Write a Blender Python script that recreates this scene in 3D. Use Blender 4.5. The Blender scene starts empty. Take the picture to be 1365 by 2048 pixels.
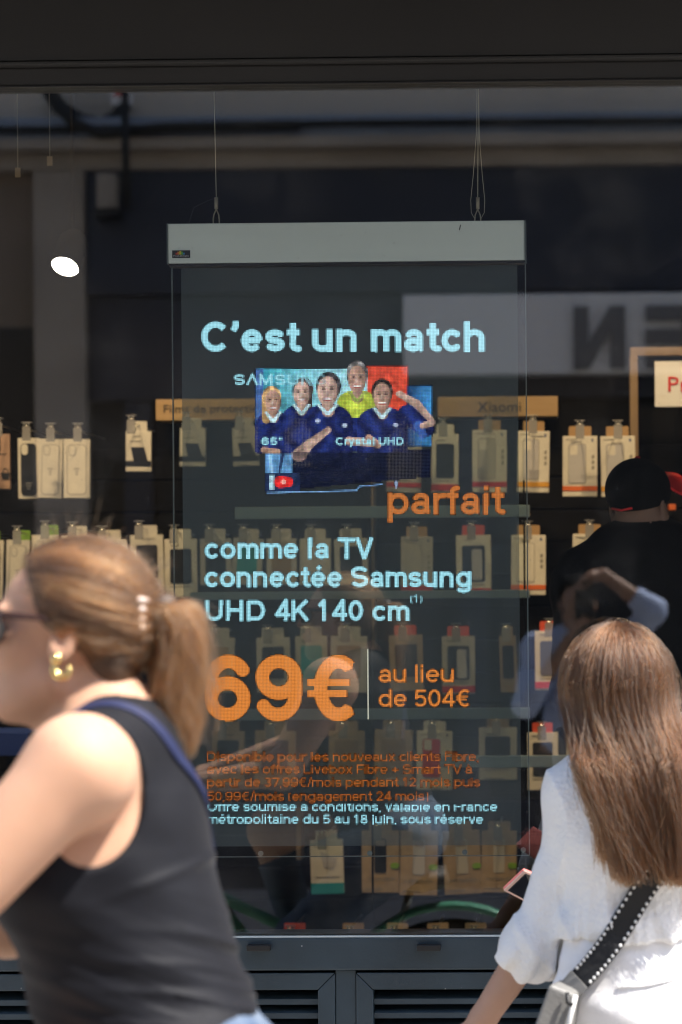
import bpy, bmesh, math, random
import numpy as np
from mathutils import Vector, Matrix, Quaternion
random.seed(7); RNG = np.random.default_rng(7)
scn = bpy.context.scene
COL = scn.collection
R = math.radians

# ------------------------------------------------------------------ camera
F = 4860.0                      # focal length in photo pixels
CAM = np.array([0.542, -5.4, 1.6])
YAW, ROLL = R(1.1), R(0.4)
PPX, PPY = 1077.0, 1210.0       # principal point in the photo
FWD = np.array([-math.sin(YAW), math.cos(YAW), 0.0])
HOR = np.array([math.cos(YAW), math.sin(YAW), 0.0])
RGT = math.cos(ROLL) * HOR - math.sin(ROLL) * np.array([0, 0, 1.0])
UPV = math.sin(ROLL) * HOR + math.cos(ROLL) * np.array([0, 0, 1.0])
cam = bpy.data.cameras.new('camera'); camo = bpy.data.objects.new('camera', cam); COL.objects.link(camo)
camo.matrix_world = Matrix(((RGT[0], UPV[0], -FWD[0], CAM[0]), (RGT[1], UPV[1], -FWD[1], CAM[1]), (RGT[2], UPV[2], -FWD[2], CAM[2]), (0, 0, 0, 1)))
cam.sensor_width = 36.0; cam.lens = F / 2048 * 36.0
cam.shift_x = (682.5 - PPX) / 2048; cam.shift_y = (PPY - 1024) / 2048
cam.clip_start = 0.02; cam.clip_end = 400
cam.dof.use_dof = True; cam.dof.focus_distance = 5.5; cam.dof.aperture_fstop = 3.1
scn.camera = camo

# ------------------------------------------------------------------ sky and sun
SUN_EL, SUN_AZ = R(58), R(-22)        # azimuth measured from +x (along the street) towards the shop
SUN = Vector((math.cos(SUN_EL) * math.cos(SUN_AZ), math.cos(SUN_EL) * math.sin(SUN_AZ), math.sin(SUN_EL)))
wd = bpy.data.worlds.new('World'); scn.world = wd; wd.use_nodes = True
nt = wd.node_tree; nt.nodes.clear()
sky = nt.nodes.new('ShaderNodeTexSky'); sky.sky_type = 'NISHITA'; sky.sun_disc = False
sky.sun_elevation = SUN_EL; sky.sun_rotation = math.atan2(SUN.x, SUN.y)
bg = nt.nodes.new('ShaderNodeBackground'); bg.inputs[1].default_value = 0.15
wo = nt.nodes.new('ShaderNodeOutputWorld')
nt.links.new(sky.outputs[0], bg.inputs[0]); nt.links.new(bg.outputs[0], wo.inputs[0])
sl = bpy.data.lights.new('sun', 'SUN'); sl.energy = 4.4; sl.angle = R(0.5); sl.color = (1, 0.95, 0.88)
so = bpy.data.objects.new('sun', sl); COL.objects.link(so); so.rotation_euler = SUN.to_track_quat('Z', 'Y').to_euler()
scn.view_settings.view_transform = 'Standard'; scn.view_settings.look = 'None'
scn.view_settings.gamma = 1; scn.view_settings.exposure = 1.3
scn.cycles.use_denoising = True; scn.cycles.filter_width = 1.2
scn.cycles.max_bounces = 6; scn.cycles.diffuse_bounces = 3; scn.cycles.glossy_bounces = 3; scn.cycles.transparent_max_bounces = 16; scn.cycles.caustics_reflective = False; scn.cycles.caustics_refractive = False

# ------------------------------------------------------------------ helpers
def ray(px, py):
    return FWD + RGT * ((px - PPX) / F) - UPV * ((py - PPY) / F)
def W(px, py, Y):
    d = ray(px, py); t = (Y - CAM[1]) / d[1]
    return CAM + d * t
def M_(px, py, Y):              # the real place of something seen mirrored in the window plane y = 0
    p = W(px, py, -Y); return np.array([p[0], Y, p[2]])
def to_px(P):
    d = P - CAM; z = d @ FWD
    return PPX + F * (d @ RGT) / z, PPY - F * (d @ UPV) / z

def link(o, parent=None):
    COL.objects.link(o)
    if parent is not None: o.parent = parent
    return o
def tag(o, label=None, cat=None, group=None, kind=None):
    if label: o['label'] = label
    if cat: o['category'] = cat
    if group: o['group'] = group
    if kind: o['kind'] = kind
    return o
def empty(name, loc=(0, 0, 0), label=None, cat=None, group=None, rot=(0, 0, 0)):
    o = bpy.data.objects.new(name, None); COL.objects.link(o); o.location = loc; o.rotation_euler = rot
    o.empty_display_size = 0.05
    return tag(o, label, cat, group)

class MB:
    """collects simple solids into one mesh"""
    def __init__(s): s.bm = bmesh.new()
    def box(s, x0, x1, y0, y1, z0, z1, bev=0.0, rot=None):
        r = bmesh.ops.create_cube(s.bm, size=1.0)
        vs = r['verts']
        for v in vs:
            v.co = Vector(((x0 + x1) / 2 + v.co.x * (x1 - x0), (y0 + y1) / 2 + v.co.y * (y1 - y0), (z0 + z1) / 2 + v.co.z * (z1 - z0)))
        if rot is not None:
            c = Vector(((x0 + x1) / 2, (y0 + y1) / 2, (z0 + z1) / 2))
            for v in vs: v.co = c + rot @ (v.co - c)
        if bev > 0:
            es = list({e for v in vs for e in v.link_edges})
            bmesh.ops.bevel(s.bm, geom=es, offset=bev, segments=2, profile=0.6, affect='EDGES')
        return s
    def prism(s, pts, axis_vec, origin=(0, 0, 0)):
        """extrude polygon pts (3D) along axis_vec"""
        a = [s.bm.verts.new(Vector(p) + Vector(origin)) for p in pts]
        b = [s.bm.verts.new(Vector(p) + Vector(origin) + Vector(axis_vec)) for p in pts]
        s.bm.faces.new(a); s.bm.faces.new(list(reversed(b)))
        n = len(a)
        for i in range(n): s.bm.faces.new((a[i], b[i], b[(i + 1) % n], a[(i + 1) % n]))
        return s
    def tube(s, pts, r, n=8, cap=True, flat=None):
        pts = [Vector(p) for p in pts]; rs = r if hasattr(r, '__len__') else [r] * len(pts)
        prev = None; rings = []
        for i, p in enumerate(pts):
            t = (pts[min(i + 1, len(pts) - 1)] - pts[max(i - 1, 0)]).normalized()
            if prev is None:
                u = t.cross(Vector((0, 0, 1)) if abs(t.z) < .9 else Vector((1, 0, 0))).normalized()
            else:
                u = (prev - t * prev.dot(t)).normalized()
            prev = u; v = t.cross(u)
            fl = 1.0 if flat is None else flat
            rings.append([s.bm.verts.new(p + (u * math.cos(2 * math.pi * k / n) + v * fl * math.sin(2 * math.pi * k / n)) * rs[i]) for k in range(n)])
        for A, B in zip(rings, rings[1:]):
            for k in range(n): s.bm.faces.new((A[k], A[(k + 1) % n], B[(k + 1) % n], B[k]))
        if cap:
            s.bm.faces.new(list(reversed(rings[0]))); s.bm.faces.new(rings[-1])
        return s
    def lathe(s, prof, c=(0, 0, 0), n=24, axis='Z'):
        rings = []
        for r, h in prof:
            ring = []
            for k in range(n):
                a = 2 * math.pi * k / n; x, y = r * math.cos(a), r * math.sin(a)
                p = {'Z': (x, y, h), 'Y': (x, h, y), 'X': (h, x, y)}[axis]
                ring.append(s.bm.verts.new(Vector(p) + Vector(c)))
            rings.append(ring)
        for A, B in zip(rings, rings[1:]):
            for k in range(n): s.bm.faces.new((A[k], A[(k + 1) % n], B[(k + 1) % n], B[k]))
        if prof[0][0] > 1e-6: s.bm.faces.new(list(reversed(rings[0])))
        if prof[-1][0] > 1e-6: s.bm.faces.new(rings[-1])
        return s
    def ball(s, c, r, seg=12):
        rr = r if hasattr(r, '__len__') else (r, r, r)
        m = Matrix.Translation(Vector(c)) @ Matrix.Diagonal((*rr, 1))
        bmesh.ops.create_uvsphere(s.bm, u_segments=seg, v_segments=max(6, seg // 2), radius=1, matrix=m); return s
    def build(s, name, mat, parent=None, smooth=False):
        bmesh.ops.remove_doubles(s.bm, verts=s.bm.verts, dist=1e-6)
        bmesh.ops.recalc_face_normals(s.bm, faces=s.bm.faces)
        me = bpy.data.meshes.new(name); s.bm.to_mesh(me); s.bm.free()
        if mat: me.materials.append(mat)
        if smooth:
            me.polygons.foreach_set('use_smooth', [True] * len(me.polygons))
        return link(bpy.data.objects.new(name, me), parent)

def rounded_rect(w, h, r, n=5, cx=0, cz=0, y=0):
    pts = []
    for (sx, sz, a0) in ((1, 1, 0), (-1, 1, 90), (-1, -1, 180), (1, -1, 270)):
        for k in range(n + 1):
            a = R(a0 + 90 * k / n)
            pts.append((cx + sx * (w / 2 - r) + r * math.cos(a), y, cz + sz * (h / 2 - r) + r * math.sin(a)))
    return pts

_textcache = {}
def text_mesh(s, size=1.0):
    """flat mesh of a string in Blender's own font: (verts2d, tris)"""
    c = bpy.data.curves.new('lettering', 'FONT'); c.body = s; c.size = size; c.resolution_u = 3
    o = bpy.data.objects.new('lettering', c); COL.objects.link(o)
    bpy.context.view_layer.update()
    me = bpy.data.meshes.new_from_object(o.evaluated_get(bpy.context.evaluated_depsgraph_get()))
    COL.objects.unlink(o); bpy.data.objects.remove(o); bpy.data.curves.remove(c)
    return me
def lettering(s, x0, x1, z0, z1, y, mat, parent, depth=0.0006, mirror=False, vertical=False):
    """text fitted into a rectangle on a plane facing -y"""
    me = text_mesh(s)
    v = np.array([p.co[:] for p in me.vertices]);
    lo, hi = v[:, :2].min(0), v[:, :2].max(0)
    u = (v[:, :2] - lo) / (hi - lo)
    if vertical: u = np.stack([1 - u[:, 1], u[:, 0]], 1)
    if mirror: u[:, 0] = 1 - u[:, 0]
    for i, p in enumerate(me.vertices):
        p.co = (x0 + u[i, 0] * (x1 - x0), y, z0 + u[i, 1] * (z1 - z0))
    me.materials.clear(); me.materials.append(mat); me.name = 'lettering'
    o = link(bpy.data.objects.new('lettering', me), parent)
    sm = o.modifiers.new('solid', 'SOLIDIFY'); sm.thickness = depth; sm.offset = 0
    return o

# ------------------------------------------------------------------ materials
MATS = {}
def mat(name, col=(.5, .5, .5), rough=.6, metal=0.0, var=0.0, scale=8.0, bump=0.0, bscale=60.0, spec=.5, sss=0.0, emit=None, estr=0.0, col2=None, detail=4, sheen=0.0, stretch=None):
    m = bpy.data.materials.new(name); m.use_nodes = True; nt = m.node_tree; n = nt.nodes
    b = n['Principled BSDF']; b.inputs['Base Color'].default_value = (*col, 1); b.inputs['Roughness'].default_value = rough
    b.inputs['Metallic'].default_value = metal; b.inputs['Specular IOR Level'].default_value = spec
    if sss: b.inputs['Subsurface Weight'].default_value = sss; b.inputs['Subsurface Radius'].default_value = (.6, .25, .12); b.inputs['Subsurface Scale'].default_value = .012
    if sheen: b.inputs['Sheen Weight'].default_value = sheen
    if emit: b.inputs['Emission Color'].default_value = (*emit, 1); b.inputs['Emission Strength'].default_value = estr
    tc = n.new('ShaderNodeTexCoord'); vec = tc.outputs['Object']
    if stretch:
        mp = n.new('ShaderNodeMapping'); mp.inputs['Scale'].default_value = stretch; nt.links.new(vec, mp.inputs[0]); vec = mp.outputs[0]
    if var or col2:
        t = n.new('ShaderNodeTexNoise'); t.inputs['Scale'].default_value = scale; t.inputs['Detail'].default_value = detail
        nt.links.new(vec, t.inputs['Vector'])
        r = n.new('ShaderNodeValToRGB'); c2 = col2 if col2 else tuple(c * (1 - var) for c in col); c1 = col if col2 else tuple(min(1, c * (1 + var)) for c in col)
        r.color_ramp.elements[0].position = .3; r.color_ramp.elements[1].position = .7
        r.color_ramp.elements[0].color = (*c2, 1); r.color_ramp.elements[1].color = (*c1, 1)
        nt.links.new(t.outputs['Fac'], r.inputs[0]); nt.links.new(r.outputs[0], b.inputs['Base Color'])
    if bump:
        t2 = n.new('ShaderNodeTexNoise'); t2.inputs['Scale'].default_value = bscale; t2.inputs['Detail'].default_value = 5
        nt.links.new(vec, t2.inputs['Vector'])
        bp = n.new('ShaderNodeBump'); bp.inputs['Strength'].default_value = bump; bp.inputs['Distance'].default_value = .01
        nt.links.new(t2.outputs['Fac'], bp.inputs['Height']); nt.links.new(bp.outputs[0], b.inputs['Normal'])
    MATS[name] = m
    return m

mat('paint', (.028, .046, .060), .42, var=.28, scale=5, detail=9, bump=.05, bscale=180)
def specks(m, scale, col):
    nt = m.node_tree; n = nt.nodes; b = n['Principled BSDF']; src = b.inputs['Base Color'].links[0].from_socket
    tc = n.new('ShaderNodeTexCoord'); vo = n.new('ShaderNodeTexVoronoi'); vo.inputs['Scale'].default_value = scale; nt.links.new(tc.outputs['Object'], vo.inputs['Vector'])
    nz = n.new('ShaderNodeTexNoise'); nz.inputs['Scale'].default_value = 9; nt.links.new(tc.outputs['Object'], nz.inputs['Vector'])
    mr = n.new('ShaderNodeMapRange'); mr.inputs[1].default_value = .05; mr.inputs[2].default_value = .09; mr.inputs[3].default_value = 1; mr.inputs[4].default_value = 0; nt.links.new(vo.outputs['Distance'], mr.inputs[0])
    m2 = n.new('ShaderNodeMapRange'); m2.inputs[1].default_value = .52; m2.inputs[2].default_value = .62; nt.links.new(nz.outputs['Fac'], m2.inputs[0])
    mu = n.new('ShaderNodeMath'); mu.operation = 'MULTIPLY'; nt.links.new(mr.outputs[0], mu.inputs[0]); nt.links.new(m2.outputs[0], mu.inputs[1])
    mx = n.new('ShaderNodeMix'); mx.data_type = 'RGBA'; nt.links.new(mu.outputs[0], mx.inputs['Factor']); nt.links.new(src, mx.inputs['A']); mx.inputs['B'].default_value = (*col, 1)
    nt.links.new(mx.outputs['Result'], b.inputs['Base Color'])
specks(MATS['paint'], 38, (.30, .31, .31))
mat('paint_top', (.024, .023, .022), .6, var=.15, scale=2)
mat('rubber', (.008, .008, .009), .5)
mat('alu', (.66, .73, .70), .5, metal=.0, var=.04, scale=2, stretch=(1, 1, 12))
mat('steel', (.45, .43, .38), .35, metal=1.0)
mat('wire', (.42, .38, .28), .45, metal=.6)
mat('slat', (.0040, .0038, .0036), .85, var=.3, scale=3, stretch=(1, 6, 12), spec=.12)
mat('dark', (.004, .004, .0045), .8, spec=.1)
mat('matte_black', (.0015, .0015, .0015), .9, spec=.0)
mat('ceil', (.05, .05, .05), .8)
mat('floor', (.12, .11, .10), .4, var=.2, scale=3)
mat('wood', (.26, .175, .09), .6, col2=(.19, .12, .06), scale=5, stretch=(3, 3, .3))
mat('plaque', (.50, .33, .16), .55, col2=(.43, .27, .12), scale=6, stretch=(.4, 3, 5))
mat('ink', (.02, .02, .022), .6)
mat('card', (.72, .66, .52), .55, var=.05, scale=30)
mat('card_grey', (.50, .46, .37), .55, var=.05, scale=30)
mat('kraft', (.40, .29, .17), .65, var=.12, scale=40)
mat('kraft_dark', (.30, .21, .12), .65, var=.12, scale=40)
mat('kraft_pink', (.45, .28, .18), .65, var=.08, scale=40)
mat('tab_wood', (.42, .25, .10), .6)
mat('tab_red', (.75, .10, .04), .5)
mat('orange', (.72, .15, .03), .5)
mat('amber', (.75, .36, .04), .5)
mat('red', (.62, .03, .03), .5)
mat('teal', (.03, .32, .33), .5)
mat('green', (.22, .40, .04), .5)
mat('grey_print', (.38, .36, .33), .5)
mat('outline', (.30, .27, .21), .5)
mat('phone_dark', (.022, .024, .028), .35)
mat('phone_grey', (.52, .49, .45), .35)
mat('phone_blue', (.13, .15, .24), .4)
mat('tag_plastic', (.62, .57, .46), .25, var=.04, scale=40)
mat('blue_card', (.02, .05, .22), .5)
mat('sign_white', (.72, .70, .64), .6)
mat('logo_black', (.012, .012, .015), .4)
mat('pavement', (.30, .28, .26), .8, var=.15, scale=4, bump=.3, bscale=30)
mat('plaster', (.66, .59, .50), .9, var=.12, scale=1.2, bump=.2, bscale=20)
mat('stone', (.38, .33, .28), .85, var=.15, scale=2, bump=.2, bscale=25)
mat('stone_brown', (.24, .19, .15), .85, var=.2, scale=2)
mat('zinc', (.30, .36, .46), .45, metal=.3, var=.15, scale=1.5, stretch=(.4, 1, 1))
mat('navy', (.030, .038, .060), .5, var=.15, scale=1)
mat('sign_panel', (.82, .82, .84), .45)
mat('letter_grey', (.16, .165, .18), .6)
mat('added_sunshade', (.05, .05, .055), .9)
mat('window_dark', (.022, .025, .03), .5, spec=.3)
mat('black_cable', (.01, .01, .01), .6)

def glass_mat(name, ior, tint, rough=0.0, dust=0.0):
    m = bpy.data.materials.new(name); m.use_nodes = True; nt = m.node_tree; n = nt.nodes; n.clear()
    f = n.new('ShaderNodeFresnel'); f.inputs[0].default_value = ior
    t = n.new('ShaderNodeBsdfTransparent'); t.inputs[0].default_value = (*tint, 1)
    g = n.new('ShaderNodeBsdfGlossy'); g.inputs['Roughness'].default_value = rough; g.inputs[0].default_value = (1, 1, 1, 1)
    mx = n.new('ShaderNodeMixShader'); o = n.new('ShaderNodeOutputMaterial')
    # a face seen from its back reflects as much as from its front
    geo = n.new('ShaderNodeNewGeometry'); mul = n.new('ShaderNodeMath'); mul.operation = 'DIVIDE'; mul.inputs[0].default_value = ior
    add = n.new('ShaderNodeMix'); add.data_type = 'FLOAT'; add.inputs['A'].default_value = ior; add.inputs['B'].default_value = 1.0 / ior
    nt.links.new(geo.outputs['Backfacing'], add.inputs['Factor'])
    nt.links.new(add.outputs['Result'], f.inputs[0])
    nt.links.new(f.outputs[0], mx.inputs[0]); nt.links.new(t.outputs[0], mx.inputs[1]); nt.links.new(g.outputs[0], mx.inputs[2])
    if dust:
        tc = n.new('ShaderNodeTexCoord'); nz = n.new('ShaderNodeTexNoise'); nz.inputs['Scale'].default_value = 2.2; nz.inputs['Detail'].default_value = 7; nz.inputs['Roughness'].default_value = .7
        vo = n.new('ShaderNodeTexVoronoi'); vo.inputs['Scale'].default_value = 26
        nt.links.new(tc.outputs['Object'], nz.inputs['Vector']); nt.links.new(tc.outputs['Object'], vo.inputs['Vector'])
        r1 = n.new('ShaderNodeMapRange'); r1.inputs[1].default_value = .52; r1.inputs[2].default_value = .85; r1.inputs[3].default_value = 0; r1.inputs[4].default_value = dust
        r2 = n.new('ShaderNodeMapRange'); r2.inputs[1].default_value = .035; r2.inputs[2].default_value = .07; r2.inputs[3].default_value = .10; r2.inputs[4].default_value = 0
        nt.links.new(nz.outputs['Fac'], r1.inputs[0]); nt.links.new(vo.outputs['Distance'], r2.inputs[0])
        ad = n.new('ShaderNodeMath'); ad.operation = 'ADD'; nt.links.new(r1.outputs[0], ad.inputs[0]); nt.links.new(r2.outputs[0], ad.inputs[1])
        df = n.new('ShaderNodeBsdfDiffuse'); df.inputs[0].default_value = (.6, .58, .55, 1)
        m2 = n.new('ShaderNodeMixShader'); nt.links.new(ad.outputs[0], m2.inputs[0]); nt.links.new(mx.outputs[0], m2.inputs[1]); nt.links.new(df.outputs[0], m2.inputs[2]); mx = m2
    nt.links.new(mx.outputs[0], o.inputs[0])
    MATS[name] = m; return m
glass_mat('glass', 1.8, (.97, .985, .98), dust=.05)
glass_mat('shelf_glass', 1.5, (.80, .90, .86))
def clear_plastic():
    m = bpy.data.materials.new('clear_plastic'); m.use_nodes = True; nt = m.node_tree; n = nt.nodes; n.clear()
    t = n.new('ShaderNodeBsdfTransparent'); t.inputs[0].default_value = (.9, .9, .9, 1)
    b = n.new('ShaderNodeBsdfPrincipled'); b.inputs['Base Color'].default_value = (.6, .58, .52, 1); b.inputs['Roughness'].default_value = .15
    mx = n.new('ShaderNodeMixShader'); mx.inputs[0].default_value = .35; o = n.new('ShaderNodeOutputMaterial')
    nt.links.new(t.outputs[0], mx.inputs[1]); nt.links.new(b.outputs[0], mx.inputs[2]); nt.links.new(mx.outputs[0], o.inputs[0]); MATS['clear_plastic'] = m
clear_plastic()
hm = MATS['clear_plastic'].copy(); hm.name = 'holder'; MATS['holder'] = hm
for nd in hm.node_tree.nodes:
    if nd.type == 'MIX_SHADER': nd.inputs[0].default_value = .62
    if nd.type == 'BSDF_PRINCIPLED': nd.inputs['Base Color'].default_value = (.42, .40, .36, 1)
MT = MATS

# ================================================================== the setting
g = MB().box(-60, 60, -60, 40, -.3, 0).build('pavement', MT['pavement']); tag(g, kind='structure')

# ---- shopfront: fascia, rails, glass, sill, louvres
XL, XR = -2.4, 2.9
def zy(py, px=682, Y=0.0): return float(W(px, py, Y)[2])
def xx(px, py=1024, Y=0.0): return float(W(px, py, Y)[0])
shop = empty('shopfront', (0, 0, 0), 'dark grey painted shopfront with wide display window and louvred base', 'shopfront')
zt1 = zy(134); zt0 = zy(170); zs = zy(1872); zr = zy(1938)
MB().box(XL, XR, -.05, .12, zt1 + .010, 3.3, .004).build('fascia', MT['paint_top'], shop)
MB().box(XL, XR, -.056, -.02, zt1, zt1 + .008, .002).build('fascia_trim', MT['paint_top'], shop)
MB().box(XL, XR, -.03, .06, zt0, zt1, .004).build('top_rail', MT['paint_top'], shop)
MB().box(XL, XR, -.034, -.026, zt0 - .004, zt0 - .0005, .001).build('glazing_bead', MT['rubber'], shop)
MB().box(XL, XR, -.0045, .0045, zs - .02, zt0 + .02).build('window_pane', MT['glass'], shop)
MB().box(XL, XR, -.035, .12, zr + .002, zs, .004).build('sill', MT['paint'], shop)
MB().box(XL, XR, -.030, -.018, zs + .0005, zs + .004, .001).build('glazing_bead', MT['alu'], shop)
MB().box(XL, XR, .02, .12, .10, zr).build('backing_panel', MT['dark'], shop)
MB().box(XL, XR, -.05, .12, 0.0, .12, .006).build('plinth', MT['paint'], shop)
for px in (520, 859):
    c = W(px, 1894, -.035)
    MB().box(c[0] - .026, c[0] + .026, -.060, -.034, c[2] - .006, c[2] + .007, .002).build('catch', MT['rubber'], shop)
# louvre panels: each a mitred frame with slats
edges = [(-2.2, -1.25), (-1.2, xx(673, 1960)), (xx(715, 1960), 1.12), (1.17, 2.4)]
zbot = .16
for (a, b) in edges:
    fw = .038
    t_ = zr - .004
    def frame_piece(pts, nm):
        m = MB(); m.prism([(p[0], -.03, p[1]) for p in pts], (0, .05, 0)); o = m.build(nm, MT['paint'], shop)
        bv = o.modifiers.new('bevel', 'BEVEL'); bv.width = .0025; bv.segments = 2
        return o
    fr = frame_piece([(a, t_), (b, t_), (b - fw, t_ - fw), (a + fw, t_ - fw)], 'louvre_panel')
    pcs = [([(a, zbot), (a + fw, zbot + fw), (b - fw, zbot + fw), (b, zbot)], 'bottom_rail'),
           ([(a, t_ - .0012), (a + fw, t_ - fw - .0012), (a + fw, zbot + fw + .001), (a, zbot + .001)], 'stile'),
           ([(b, t_ - .0012), (b, zbot + .001), (b - fw, zbot + fw + .001), (b - fw, t_ - fw - .0012)], 'stile')]
    for pts, nm in pcs:
        o = frame_piece(pts, nm); o.parent = fr
    z = t_ - fw - .010
    sm = None
    while z > zbot + fw + .01:
        if sm is None:
            m = MB(); m.prism([(a + fw + .001, .015, 0), (a + fw + .001, -.018, -.012), (a + fw + .001, -.018, -.024), (a + fw + .001, -.010, -.024), (a + fw + .001, .015, -.008)], (b - a - 2 * fw - .002, 0, 0))
            s0 = m.build('slat', MT['paint'], fr); sm = s0.data
            s0.location.z = z
        else:
            s0 = link(bpy.data.objects.new('slat', sm), fr); s0.location.z = z
        z -= .031
for (a, b) in ((-1.25, -1.2), (xx(673, 1960), xx(715, 1960)), (1.12, 1.17)):
    MB().box(a + .001, b - .001, -.026, .02, .12, zr + .002, .002).build('mullion', MT['paint'], shop)
MB().box(XL - .5, XL, -.18, .3, 0, 3.3, .01).build('pilaster', MT['paint'], shop)
MB().box(XR, XR + .5, -.18, .3, 0, 3.3, .01).build('pilaster', MT['paint'], shop)
bld = empty('shop_building', (0, .2, 3.3), 'pale plastered upper storeys above the dark shopfront', 'building')
bld_w = MB().box(-14, XL - .5, .0, .4, -3.3, 0).box(XR + .5, 14, 0, .4, -3.3, 0).box(-14, 14, 0.0, 4.6, 0.0, 5.0).build('wall', MT['plaster'], bld)
aw = empty('added_sunshade', (0, -.05, 3.02), 'dark sunshade added out of view above the window to shade the shopfront', 'added_sunshade')  # out of view, added and sized to keep direct sun off the shopfront
MB().box(XL - .4, XR + .4, -.20, -.002, .10, .26, .03).build('added_cassette', MT['paint_top'], aw)
MB().prism([(XL - .38, -.19, .20), (XL - .38, -.19, .185), (XL - .38, -.64, .0), (XL - .38, -.64, .015)], (XR - XL + .76, 0, 0)).build('added_canopy', MT['added_sunshade'], aw)
MB().tube([(XL - .38, -.645, -.004), (XR + .38, -.645, -.004)], .016, 10).build('added_front_bar', MT['paint'], aw)

# ---- shop interior
YW = 2.02
st = []
st.append(MB().box(XL, XR, .12, YW + .3, -.02, .08).build('shop_floor', MT['floor']))
st.append(MB().box(XL, XR, .12, YW + .3, 3.295, 3.4).build('shop_ceiling', MT['ceil']))
st.append(MB().box(XL - .1, XL, .12, YW + .3, .08, 3.295).build('side_wall', MT['dark']))
st.append(MB().box(XR, XR + .1, .12, YW + .3, .08, 3.295).build('side_wall', MT['dark']))
wall = MB().box(XL, XR, YW, YW + .1, .08, 3.295).build('shop_wall', MT['dark']); st.append(wall)
for o in st: tag(o, kind='structure')
slm = None; z = .12
while z < 2.02:
    if slm is None:
        o = MB().box(XL + .01, XR - .01, YW - .016, YW - .001, 0, .094, .004).build('wall_slat', MT['slat'], wall); slm = o.data
    else: o = link(bpy.data.objects.new('wall_slat', slm), wall)
    o.location.z = z; z += .0985

# ================================================================== opposite side of the street (seen mirrored)
YF = -8.4
def mx(px, py=700): return float(M_(px, py, YF)[0])
def mz(py, px=682): return float(M_(px, py, YF)[2])
opp = empty('opposite_building', (0, YF, 0), 'pale stone building across the street with a dark blue shopfront', 'building')
def part(nm, m, x0, x1, z0, z1, dep=.1, y=0, bev=.01):
    return MB().box(x0, x1, y - .5, y + dep, z0, z1, bev).build(nm, MT[m], opp)
zc0, zc1 = mz(342), mz(284); zb1 = mz(240)
part('wall', 'plaster', -14, 14, zb1 + .002, 9.0, 0)
part('zinc_band', 'zinc', -14, 14, zc1 + .002, zb1, .16)
part('cornice', 'stone', -14, 14, zc0 + .10, zc1, .22)
part('cornice_moulding', 'stone', -14, 14, zc0, zc0 + .098, .12)
xp0, xp1 = mx(78), mx(180)
part('pilaster', 'stone', xp0, xp1, 0, zc0 - .002, .12)
part('side_bay', 'stone_brown', -14, xp0 - .002, 0, zc0 - .002, .02)
part('side_door', 'window_dark', mx(-260), mx(70), 0, mz(650), .03)
part('shop_fascia', 'navy', xp1 + .002, 14, mz(590), zc0 - .002, .10)
part('lower_fascia', 'navy', xp1 + .002, 14, mz(800), mz(590) - .002, .06)
part('signboard', 'sign_panel', mx(812), mx(1640), mz(758), mz(600), .20)
part('shop_window', 'window_dark', xp1 + .002, 14, .5, mz(800) - .002, .0)
part('stall_riser', 'navy', xp1 + .002, 14, 0, .5 - .002, .06)
for k in range(5):
    x = xp1 + .2 + k * 1.9; part('shop_upright', 'navy', x, x + .16, .5, mz(800) - .004, .05)
def opp_letter(pxs):
    pass
zl0, zl1 = mz(745, 1190), mz(622, 1190)
x0, x1 = mx(1148), mx(1250); sw = .085
yl = .20
mb = MB()
for xa in (x0, x1 - sw): mb.box(xa, xa + sw, yl, yl + .03, zl0, zl1)
mb.prism([(x0, yl + .001, zl0), (x0 + sw, yl + .001, zl0), (x1, yl + .001, zl1), (x1 - sw, yl + .001, zl1)], (0, .027, 0))
mb.build('sign_letter', MT['letter_grey'], opp)        # N seen from the street: runs the other way round in the glass
x0, x1 = mx(1290), mx(1392)
mb = MB(); mb.box(x1 - sw, x1, yl, yl + .03, zl0, zl1)
for za in (zl0, (zl0 + zl1) / 2 - sw / 2, zl1 - sw): mb.box(x0, x1 - sw - .0005, yl, yl + .03, za, za + sw)
mb.build('sign_letter', MT['letter_grey'], opp)
# windows upstairs
for k in range(-5, 6):
    x = k * 2.4; z0 = zb1 + .9
    w = part('window', 'sign_panel', x - .62, x + .62, z0, z0 + 2.1, .03); MB().box(x - .52, x + .52, .032, .04, z0 + .1, z0 + 2.0).build('pane', MT['window_dark'], w)
# cables, junction box and wall lantern
cb = empty('cable_bundle', (0, YF, 0), 'black cables looped along the wall across the street', 'cable')
def mp(px, py, dy=.1):
    p = M_(px, py, YF + dy); return (p[0], dy, p[2])
MB().tube([mp(95, 175), mp(120, 215), mp(160, 240), mp(200, 250), mp(235, 235), mp(252, 205)], .045, 8).build('cable', MT['black_cable'], cb, True)
MB().tube([mp(100, 190, .24), mp(140, 240, .24), mp(200, 268, .24), mp(330, 255, .24), mp(600, 250, .24)], .03, 8).build('cable', MT['black_cable'], cb, True)
MB().tube([mp(250, 180, .3), mp(252, 300, .3), mp(255, 420, .3)], .022, 8).build('cable', MT['black_cable'], cb, True)
MB().tube([mp(-300, 262, .2), mp(200, 258, .2), mp(700, 246, .2), mp(1500, 240, .2)], .02, 8).build('cable', MT['black_cable'], cb, True)
jb = empty('junction_box', (0, YF, 0), 'small white box with red mark on the wall across the street', 'junction box')
a = mp(242, 188)
MB().box(a[0] - .05, a[0] + .05, 0, .14, a[2] - .07, a[2] + .06, .01).build('casing', MT['sign_panel'], jb)
MB().box(a[0] - .025, a[0] + .02, .141, .15, a[2] - .02, a[2] + .03, .004).build('mark', MT['red'], jb)
lt = empty('wall_lantern', (0, YF, 0), 'pale boxy lantern hanging under the cornice across the street', 'lantern')
a = mp(222, 385)
MB().box(a[0] - .055, a[0] + .055, .12, .24, a[2] - .11, a[2] + .09, .012).build('lamp_body', MT['stone'], lt)
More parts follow.
